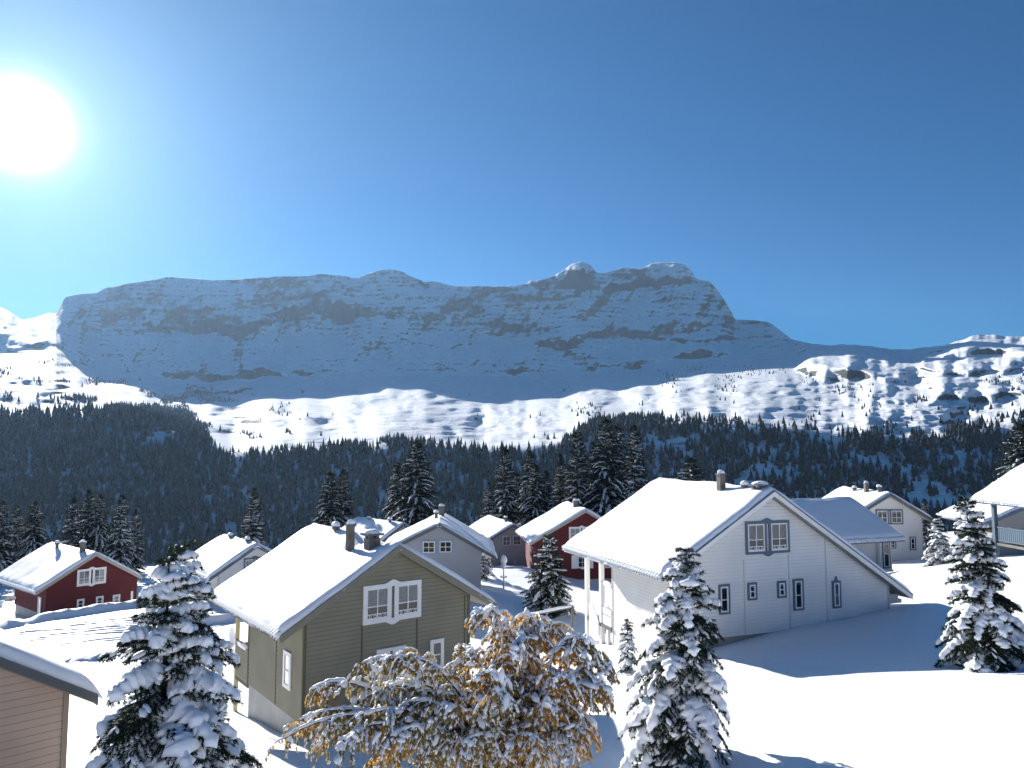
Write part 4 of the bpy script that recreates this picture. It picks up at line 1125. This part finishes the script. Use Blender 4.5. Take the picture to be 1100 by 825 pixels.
spruce('young_spruce', 'treetop just showing beyond the right verge of the lilac grey chalet', x, y, h, 1.3, 45, FORE, lv=14, nb=6, snow=.8, twig=.25, nstep=.12, nl=.14, nw=.03)

# the taller spruces behind the hamlet: five different trees, then copies of each
BACK = 'tall spruces behind the hamlet'
kinds = []
for s_, (Rb, sn, dr, tp, nb2) in enumerate(((2.45, .42, .45, .72, 8), (2.15, .5, .5, .78, 8), (2.9, .38, .6, .68, 9), (2.2, .55, .35, .85, 8), (2.65, .4, .7, .75, 8))):
    kinds.append(((Rb, 60 + s_), spruce_data(10.0, Rb, 60 + s_, lv=30, nb=nb2, twig=.26, nstep=.11, nper=5, nl=.22, nw=.042, snow=sn, tsnow=.45, gap=.7, droop=dr, taper=tp, base=.04)))
backs = [(3, 538, 82, 0, 1, 'dark spruce at the left frame edge above the dark red chalet'), (19, 543, 88, 1, 1, 'shorter spruce, second from the left frame edge'), (38, 539, 84, 2, .9, 'broad spruce rising behind the left roof slope of the dark red chalet'),
         (79, 533, 90, 3, 1, 'slender spruce left of the pair behind the dark red ridge chimney'), (96, 526, 92, 0, 1, 'tallest spruce behind the dark red chalet, above its apex'), (108, 530, 88, 4, .9, 'spruce tight against the tallest one above the dark red apex'),
         (131, 531, 84, 1, 1.1, 'frosted spruce right of the dark red chalet apex'), (146, 547, 90, 3, 1, 'lower spruce over the right verge of the dark red chalet'), (273, 524, 84, 3, 1.12, 'lone frosted spruce behind the ridge of the small white chalet'),
         (355, 507, 90, 2, 1, 'dark spruce behind the left part of the olive ridge'), (369, 504, 95, 0, .9, 'spruce behind the olive roof, right one of two close together'), (448, 473, 92, 2, 1.12, 'tall broad spruce behind the lilac grey chalet'),
         (427, 496, 96, 4, 1, 'shorter spruce leaning on the tall one behind the lilac grey chalet'), (525, 517, 98, 1, .95, 'shortest spruce of the dark stand, at its left end'), (542, 480, 100, 0, .95, 'slim tall spruce at the left of the dark stand'),
         (569, 484, 104, 4, .95, 'spruce above the left eave of the bright red chalet'), (587, 505, 100, 1, .95, 'lower spruce in the middle of the dark stand'), (602, 488, 106, 3, .95, 'spruce left of the tallest trio in the dark stand'),
         (620, 463, 100, 0, 1, 'tall spruce just left of the topmost one of the dark stand'), (651, 450, 98, 2, 1.1, 'topmost broad spruce of the dark stand above the bright red chalet'), (664, 454, 105, 4, 1, 'spruce behind and right of the topmost one of the stand'),
         (681, 455, 100, 1, 1.05, 'last tall spruce of the dark stand, by the big white roof'), (742, 492, 84, 2, 1.5, 'spruce top peeking over the ridge of the big white roof'), (1096, 455, 60, 2, 1.3, 'dark spruce above the slate blue roof at the right edge'),
         (993, 536, 76, 3, 1.1, 'thin spruce top over the right verge of the far white chalet'), (918, 519, 80, 1, 1.3, 'small spruce top left of the far white chalet chimneys'), (640, 476, 103, 4, 1.05, 'dark spruce filling the gap left of the topmost spruce of the dark stand'), (575, 498, 98, 2, .95, 'bushy dark spruce in front of the middle of the dark stand'), (636, 500, 108, 1, .95, 'dark spruce half hidden inside the dark stand'), (555, 508, 108, 2, .9, 'spruce half hidden between two slim ones at the left of the dark stand')]
protos = {}
for n_, (tx, ty, D, kd, wf_, lab) in enumerate(backs):
    x, y, h = tree_at(tx, ty, D)
    if kd not in protos:
        (Rb, sd_), ((v, f), sn) = kinds[kd]
        root = empty('tall_spruce', (x, y, 0))
        b = MB(); b.tube([(0, 0, 10 * q) for q in (0, .1, .4, .8, .97)], [.2, .17, .12, .05, .008], 7); b.build('trunk', M['bark'], root, smooth=True)
        c = np_mesh('crown', v, f, M['needle_far'], root); np_mesh('snow_cover', sn[0], sn[1], M['snow'], c, smooth=True)
        protos[kd] = root
    else:
        root = copy_tree(protos[kd])
    s_ = h / 10.0
    wscale = wf_ * max(.8, min(1.15, 1.0 / max(s_, .7) ** .25))
    root.location = (x, y, gz(x, y) - .1); root.rotation_euler = (0, 0, n_ * 1.9); root.scale = (s_ * wscale, s_ * wscale, s_)
    tag(root, lab, 'tree', BACK)

# ------------------------------------------------------------------ the broadleaf tree bowed under wet snow
def autumn_tree(x, y):
    rng = np.random.default_rng(5)
    g0 = gz(x, y); root = empty('autumn_tree', (x, y, g0 - .1)); tag(root, 'broadleaf tree with orange leaves bowed under wet snow before the olive chalet', 'tree')
    base = np.array([x, y, g0])
    tw = MB(); tubes = []
    # limb ends chosen from where the crown stands: (survey x, y, depth offset)
    ends = [(322, 772, .2, .9), (312, 790, -.3, .9), (345, 748, .6, 1.1), (385, 715, .3, 1.0), (412, 706, -.2, .7), (400, 770, -.5, .8), (440, 750, .9, .45), (365, 800, -.8, .8), (425, 800, -1.0, .7), (448, 742, .6, .4), (480, 765, -.9, .35),
            (484, 738, .3, .4), (508, 700, .2, .6), (525, 662, .0, 1.0), (545, 665, .5, .9), (560, 690, -.5, .8), (575, 668, .1, 1.0), (600, 672, .4, 1.0), (622, 690, 0., 1.0), (640, 700, .3, 1.0), (655, 722, .1, 1.0), (615, 735, -.6, .8), (592, 760, -.9, .7), (632, 770, .2, .7),
            (540, 740, -1.0, .7), (515, 725, -.8, .5), (560, 790, -1.1, .6), (500, 800, -1.0, .6), (605, 805, -.5, .6), (470, 810, -.6, .6), (530, 700, .9, .8), (590, 720, .9, .8), (620, 755, .8, .7), (450, 775, .9, .7), (650, 742, -.2, .8), (520, 775, .8, .6), (575, 735, 0, .7), (410, 735, .5, .8), (335, 792, .6, .9), (545, 815, .5, .5), (470, 760, .2, .35), (430, 760, -.2, .8), (385, 760, .3, .8), (515, 745, .4, .8), (555, 760, .5, .7), (600, 745, .3, .7), (640, 745, .5, .7), (350, 795, .2, .7), (485, 785, .3, .6), (580, 800, .6, .5), (625, 790, -.3, .5), (400, 815, .3, .6)]
    TW0 = []; TW1 = []; snow0 = []; snow1 = []; snw = []
    fork = base + np.array([0, 0, 1.3])
    for (ex, ey, dd, arch) in ends:
        e = at(ex, ey, y + dd); e = e + rng.normal(size=3) * .06
        st = base + np.array([0, 0, rng.uniform(.7, 2.0)])
        st = st + (e - st) * np.array([.06, .06, 0])
        L = np.linalg.norm(e - st)
        n = 16; ts = np.linspace(0, 1, n); pts = []
        top = max(e[2], st[2]) + arch * .55
        for t in ts:
            p = st + (e - st) * t
            zz = st[2] + (e[2] - st[2]) * t + 4 * arch * .62 * t * (1 - t) * (.6 + .8 * t)
            wig = .10 * math.sin(t * 7 + ex) * t
            pts.append(np.array([p[0] + wig, p[1] + .08 * math.cos(t * 6 + ey) * t, zz]))
        r0 = .022 + .009 * L
        tw.tube(pts, [max(.008, r0 * (1 - t) ** .8) for t in ts], 6)
        for a, b_ in zip(pts[5:-1], pts[6:]):
            if rng.random() < .93:
                snow0.append(a + np.array([0, 0, .03])); snow1.append(b_ + np.array([0, 0, .03])); snw.append(rng.uniform(.028, .055))
        # side twigs along the outer two thirds, hanging
        for t in np.linspace(.22, 1.0, int(20 + 7 * L)):
            i = min(n - 2, int(t * (n - 1))); p = pts[i] + (pts[i + 1] - pts[i]) * (t * (n - 1) - i)
            az = rng.uniform(0, 6.28); l = rng.uniform(.35, .85) * (1.15 - .35 * t)
            d = np.array([math.cos(az), math.sin(az), rng.uniform(-.1, .45)]); dirn = (pts[i + 1] - pts[i]); dirn /= np.linalg.norm(dirn)
            d = d * .8 + dirn * .6; d /= np.linalg.norm(d)
            q0 = p; vel = d.copy()
            seg = 6
            for s_ in range(seg):
                q1 = q0 + vel * l / seg
                TW0.append(q0); TW1.append(q1)
                vel = vel + np.array([0, 0, -.40]); vel /= np.linalg.norm(vel); q0 = q1
    TW0 = np.array(TW0); TW1 = np.array(TW1)
    tr = MB(); tr.tube([base + np.array([0, 0, -.2]), base + np.array([.02, 0, .6]), base + np.array([-.03, .02, 1.4]), base + np.array([.03, 0, 2.2])], [.17, .14, .11, .07], 10)
    inv = lambda v: np.asarray(v).reshape(-1, 3) - (base + np.array([0, 0, -.1]))
    for mbx, nm in ((tr, 'trunk'), (tw, 'branches')):
        mbx.v = [tuple(p) for p in inv(mbx.v)]
    tr.build('trunk', M['bark_grey'], root, smooth=True)
    crown = tw.build('limb_spread', M['bark_grey'], root, smooth=True)
    crown.name = 'crown'
    # twigs as thin three sided slivers
    vs = []; 
    ax = TW1 - TW0; Lg = np.linalg.norm(ax, axis=1)[:, None]; axn = ax / Lg
    sd = np.cross(axn, rng.normal(size=axn.shape)); sd /= np.linalg.norm(sd, axis=1)[:, None]; sd2 = np.cross(axn, sd)
    ring = [sd * .006, -sd * .003 + sd2 * .005, -sd * .003 - sd2 * .005]
    V = np.stack([TW0 + r_ for r_ in ring] + [TW1 + r_ * .7 for r_ in ring], 1)
    fq = np.array([(0, 1, 4, 3), (1, 2, 5, 4), (2, 0, 3, 5)])
    np_mesh('twigs', inv(V), [(fq[None] + (np.arange(len(V)) * 6)[:, None, None]).reshape(-1, 4)], M['bark_grey'], crown)
    # leaves hang from the twigs
    per = 15
    idx = np.repeat(np.arange(len(TW0)), per); t = rng.random(len(idx))
    # bare, greener and rustier parts of the crown
    P = TW0[idx] + (TW1 - TW0)[idx] * t[:, None]
    pn = fbm(P[:, 0] * .9 + 3, P[:, 2] * .9 + P[:, 1] * .5, 33, 3)
    keep = rng.random(len(P)) < np.clip(.62 + .7 * pn, .15, 1)
    P = P[keep]; pn = pn[keep]
    n = len(P)
    D = np.stack([rng.normal(0, .32, n), rng.normal(0, .32, n), -np.abs(rng.normal(.95, .2, n))], -1); D /= np.linalg.norm(D, axis=1)[:, None]
    S = np.cross(D, rng.normal(size=(n, 3))); S /= np.linalg.norm(S, axis=1)[:, None]; N = np.cross(D, S)
    l = rng.uniform(.055, .105, n)[:, None]; wd = l * rng.uniform(.42, .62, (n, 1))
    lv_ = np.stack([P, P + D * l * .5 + S * wd / 2 + N * l * .06, P + D * l, P + D * l * .5 - S * wd / 2 + N * l * .06], 1)
    cm = fbm(P[:, 0] * 1.3, P[:, 2] * 1.3, 71, 3) + rng.normal(0, .28, n) + .25 * np.clip((P[:, 0] - x + .2), -1, 1) - .05
    mi = np.where(cm > .12, 0, np.where(cm > -.22, 1, 2))
    np_mesh('leaves', inv(lv_), [np.arange(n * 4).reshape(-1, 4)], [M['leaf_orange'], M['leaf_brown'], M['leaf_olive']], crown, matidx=mi)
    # wet snow on every twig and along the limbs
    sp = []
    a = np.array(snow0); b_ = np.array(snow1); wv = np.array(snw)
    sp.append(lump_tubes(a - (b_ - a) * .2, b_ + (b_ - a) * .2, wv, wv * 1.1, rng, 5, 7, rough=.16))
    m = rng.random(len(TW0)) < (.60 + .16 * (TW0[:, 2] - base[2] - 3.5)) * np.clip(1.0 + .8 * fbm(TW0[:, 0], TW0[:, 2], 55, 3), .4, 1.4)
    a = TW0[m]; b_ = TW1[m]; k = rng.uniform(.012, .030, m.sum())
    sp.append(lump_tubes(a - (b_ - a) * .15 + [0, 0, .012], b_ + (b_ - a) * .15 + [0, 0, .012], k, k * 1.15, rng, 5, 6, rough=.2))
    nl_ = 650; zz_ = TW0[:, 2] - TW0[:, 2].min(); pick = rng.choice(len(TW0), nl_, p=zz_ / zz_.sum()); c = TW0[pick]; e = rng.normal(size=(nl_, 3)) * .06 + [0, 0, -.02]; k = rng.uniform(.035, .07, nl_)
    sp.append(lump_tubes(c - e, c + e, k, k * 1.1, rng, 6, 8, rough=.16))
    pk = rng.choice(len(P), 9000, replace=False); c = P[pk] + D[pk] * l[pk] * .35; e = D[pk] * l[pk] * .4; q_ = rng.uniform(.012, .026, len(pk))
    sp.append(lump_tubes(c - e, c + e, q_, q_, rng, 4, 5, rough=.2))
    v, f = join(sp)
    np_mesh('snow_cover', inv(v), f, M['snow'], crown, smooth=True)


autumn_tree(0.0, 14.2)

# ------------------------------------------------------------------ street lamp, rail
p = at(541, 640, 55); z0 = gz(p[0], p[1])
lp = empty('street_lamp', (p[0], p[1], z0)); tag(lp, 'snow capped street lamp between the lilac grey and the bright red chalet', 'street lamp')
hh = at(541, 604, 55)[2] - z0
b = MB(); b.tube([(0, 0, -.4), (0, 0, .5), (0, 0, .55), (0, 0, hh - .5)], [.075, .07, .05, .045], 10); b.box((-.22, -.03, hh * .45), (.22, .03, hh * .45 + .05)); b.build('pole', M['metal'], lp)
b = MB(); b.tube([(0, 0, hh - .5), (0, 0, hh - .42), (0, 0, hh - .1), (0, 0, hh + .05)], [.08, .15, .19, .17], 12); b.build('lantern', M['lamp_glass'], lp, smooth=True)
b = MB(); b.tube([(0, 0, hh + .05), (0, 0, hh + .1)], [.24, .22], 12); b.tube([(0, 0, hh + .1), (0, 0, hh + .22)], [.2, .05], 12); b.build('lamp_cap', M['dark_metal'], lp)
b = MB(); b.dome((0, 0, hh + .1), .25, .25, .42, 0, 6, 12); b.dome((.17, 0, hh * .45 + .06), .09, .05, .08); b.dome((-.17, 0, hh * .45 + .06), .08, .05, .1); b.build('snow_cap', M['snow'], lp, smooth=True)

a = at(615, 652, 42); c = at(556, 664, 42.4); g1 = gz(a[0], a[1]); g2 = gz(c[0], c[1])
rl_ = empty('wooden_rail', (a[0], a[1], g1)); tag(rl_, 'low wooden rail topped with snow beside the white porch posts', 'fence')
top = a[2] - g1; ox, oy, oz = c - np.array([a[0], a[1], g1])
b = MB(); b.tube([(0, 0, -.4), (0, 0, top + .08)], .07, 8); b.build('fence_post', M['rail_wood'], rl_)
b = MB(); b.tube([(ox, oy, g2 - g1 - .5), (ox, oy, oz + .05)], .07, 8); b.build('fence_post', M['rail_wood'], rl_)
b = MB(); b.tube([(.1, 0, top), (ox / 2, oy / 2, (top + oz) / 2 - .02), (ox - .1, oy, oz)], .045, 8); b.build('rail', M['rail_wood'], rl_, smooth=True)
b = MB(); b.tube([(.1, 0, top + .07), (ox * .25, oy * .25, top * .75 + oz * .25 + .085), (ox / 2, oy / 2, (top + oz) / 2 + .07), (ox - .1, oy, oz + .07)], [.05, .08, .075, .05], 8); b.build('rail_snow', M['snow'], rl_, smooth=True)

# ------------------------------------------------------------------ air, sky, sun, camera
HAZE = 0.00004
if HAZE:
    m = bpy.data.materials.new('haze'); m.use_nodes = True
    nt = m.node_tree; nt.nodes.remove(nt.nodes['Principled BSDF'])
    pv = nt.nodes.new('ShaderNodeVolumePrincipled'); pv.inputs['Color'].default_value = (0.46, 0.70, 1.0, 1); pv.inputs['Density'].default_value = HAZE; pv.inputs['Anisotropy'].default_value = 0.35
    nt.links.new(pv.outputs[0], nt.nodes['Material Output'].inputs['Volume'])
    zs = [low[..., 2].min(), high[..., 2].min(), gzv.min()]
    allp = np.concatenate([low.reshape(-1, 3), high.reshape(-1, 3)])
    b = MB(); b.box((allp[:, 0].min() - 50, -120, min(zs) - 1), (allp[:, 0].max() + 50, allp[:, 1].max() + 50, allp[:, 2].max() + 30))
    tag(b.build('haze', m), kind='stuff', label='thin blue mountain haze in the distance')

w = bpy.data.worlds.new('World'); sc.world = w; w.use_nodes = True
nt = w.node_tree; bg = nt.nodes['Background']
sky = nt.nodes.new('ShaderNodeTexSky'); sky.sky_type = 'NISHITA'; sky.sun_disc = False
sky.sun_elevation = SUN_EL; sky.sun_rotation = SUN_AZ; sky.altitude = 1800; sky.air_density = 1.0; sky.dust_density = 0.15; sky.ozone_density = 2.0
bg.inputs['Strength'].default_value = 0.05
tc = nt.nodes.new('ShaderNodeTexCoord')
def wm(op, a, b=None):
    n = nt.nodes.new('ShaderNodeMath'); n.operation = op
    for i, v in enumerate((a, b)):
        if v is None: continue
        if isinstance(v, (int, float)): n.inputs[i].default_value = v
        else: nt.links.new(v, n.inputs[i])
    return n.outputs[0]
# the bright aureole of air right round the sun
dp = nt.nodes.new('ShaderNodeVectorMath'); dp.operation = 'DOT_PRODUCT'; dp.inputs[1].default_value = tuple(SUN)
nrm = nt.nodes.new('ShaderNodeVectorMath'); nrm.operation = 'NORMALIZE'
nt.links.new(tc.outputs['Generated'], nrm.inputs[0]); nt.links.new(nrm.outputs[0], dp.inputs[0])
ang = wm('ARCCOSINE', wm('MINIMUM', dp.outputs['Value'], 0.999999))
core = wm('MULTIPLY', wm('EXPONENT', wm('MULTIPLY', wm('POWER', wm('DIVIDE', ang, R(1.9)), 2.0), -1.0)), 40.0)
mid = wm('MULTIPLY', wm('EXPONENT', wm('MULTIPLY', ang, -1 / R(6.5))), 8.0)
wide = wm('MULTIPLY', wm('EXPONENT', wm('MULTIPLY', ang, -1 / R(17.0))), 2.2)
tot = wm('ADD', core, mid)
tint = nt.nodes.new('ShaderNodeMix'); tint.data_type = 'RGBA'; tint.blend_type = 'MULTIPLY'; tint.inputs['Factor'].default_value = 1.0
nt.links.new(sky.outputs[0], tint.inputs['A']); tint.inputs['B'].default_value = (0.10, 0.52, 0.86, 1)
au = nt.nodes.new('ShaderNodeMix'); au.data_type = 'RGBA'; au.blend_type = 'MULTIPLY'; au.inputs['Factor'].default_value = 1.0
cmb = nt.nodes.new('ShaderNodeCombineColor')
for i in range(3): nt.links.new(tot, cmb.inputs[i])
nt.links.new(cmb.outputs[0], au.inputs['A']); au.inputs['B'].default_value = (0.82, 0.95, 1.0, 1)
add = nt.nodes.new('ShaderNodeMix'); add.data_type = 'RGBA'; add.blend_type = 'ADD'; add.inputs['Factor'].default_value = 1.0
nt.links.new(tint.outputs['Result'], add.inputs['A']); nt.links.new(au.outputs['Result'], add.inputs['B'])
cm2 = nt.nodes.new('ShaderNodeCombineColor')
for i, k in enumerate((0.46, 0.84, 1.0)): nt.links.new(wm('MULTIPLY', wide, k), cm2.inputs[i])
add2 = nt.nodes.new('ShaderNodeMix'); add2.data_type = 'RGBA'; add2.blend_type = 'ADD'; add2.inputs['Factor'].default_value = 1.0
nt.links.new(add.outputs['Result'], add2.inputs['A']); nt.links.new(cm2.outputs[0], add2.inputs['B'])
nt.links.new(add2.outputs['Result'], bg.inputs['Color'])

sl = bpy.data.lights.new('sun', 'SUN'); sl.energy = 5.0; sl.angle = R(0.5); sl.color = (1.0, 0.965, 0.92)
so = link(bpy.data.objects.new('sun', sl)); so.rotation_euler = Vector(-SUN).to_track_quat('-Z', 'Y').to_euler(); so.location = (-200, 300, 150)

cd = bpy.data.cameras.new('camera'); cam = link(bpy.data.objects.new('camera', cd))
cd.sensor_width = 36; cd.lens = F / 1100 * 36; cd.clip_start = 0.1; cd.clip_end = 20000
cam.location = (0, 0, 0); cam.rotation_euler = (math.pi / 2 + PITCH, 0, 0)
sc.camera = cam
sc.view_settings.view_transform = 'Standard'; sc.view_settings.look = 'None'; sc.view_settings.gamma = 1.0; sc.view_settings.use_curve_mapping = False
sc.view_settings.exposure = 1.1
sc.cycles.max_bounces = 6; sc.cycles.diffuse_bounces = 4; sc.cycles.glossy_bounces = 2; sc.cycles.transmission_bounces = 2; sc.cycles.volume_bounces = 0; sc.cycles.transparent_max_bounces = 8
sc.cycles.use_denoising = True
sc.cycles.caustics_reflective = False; sc.cycles.caustics_refractive = False
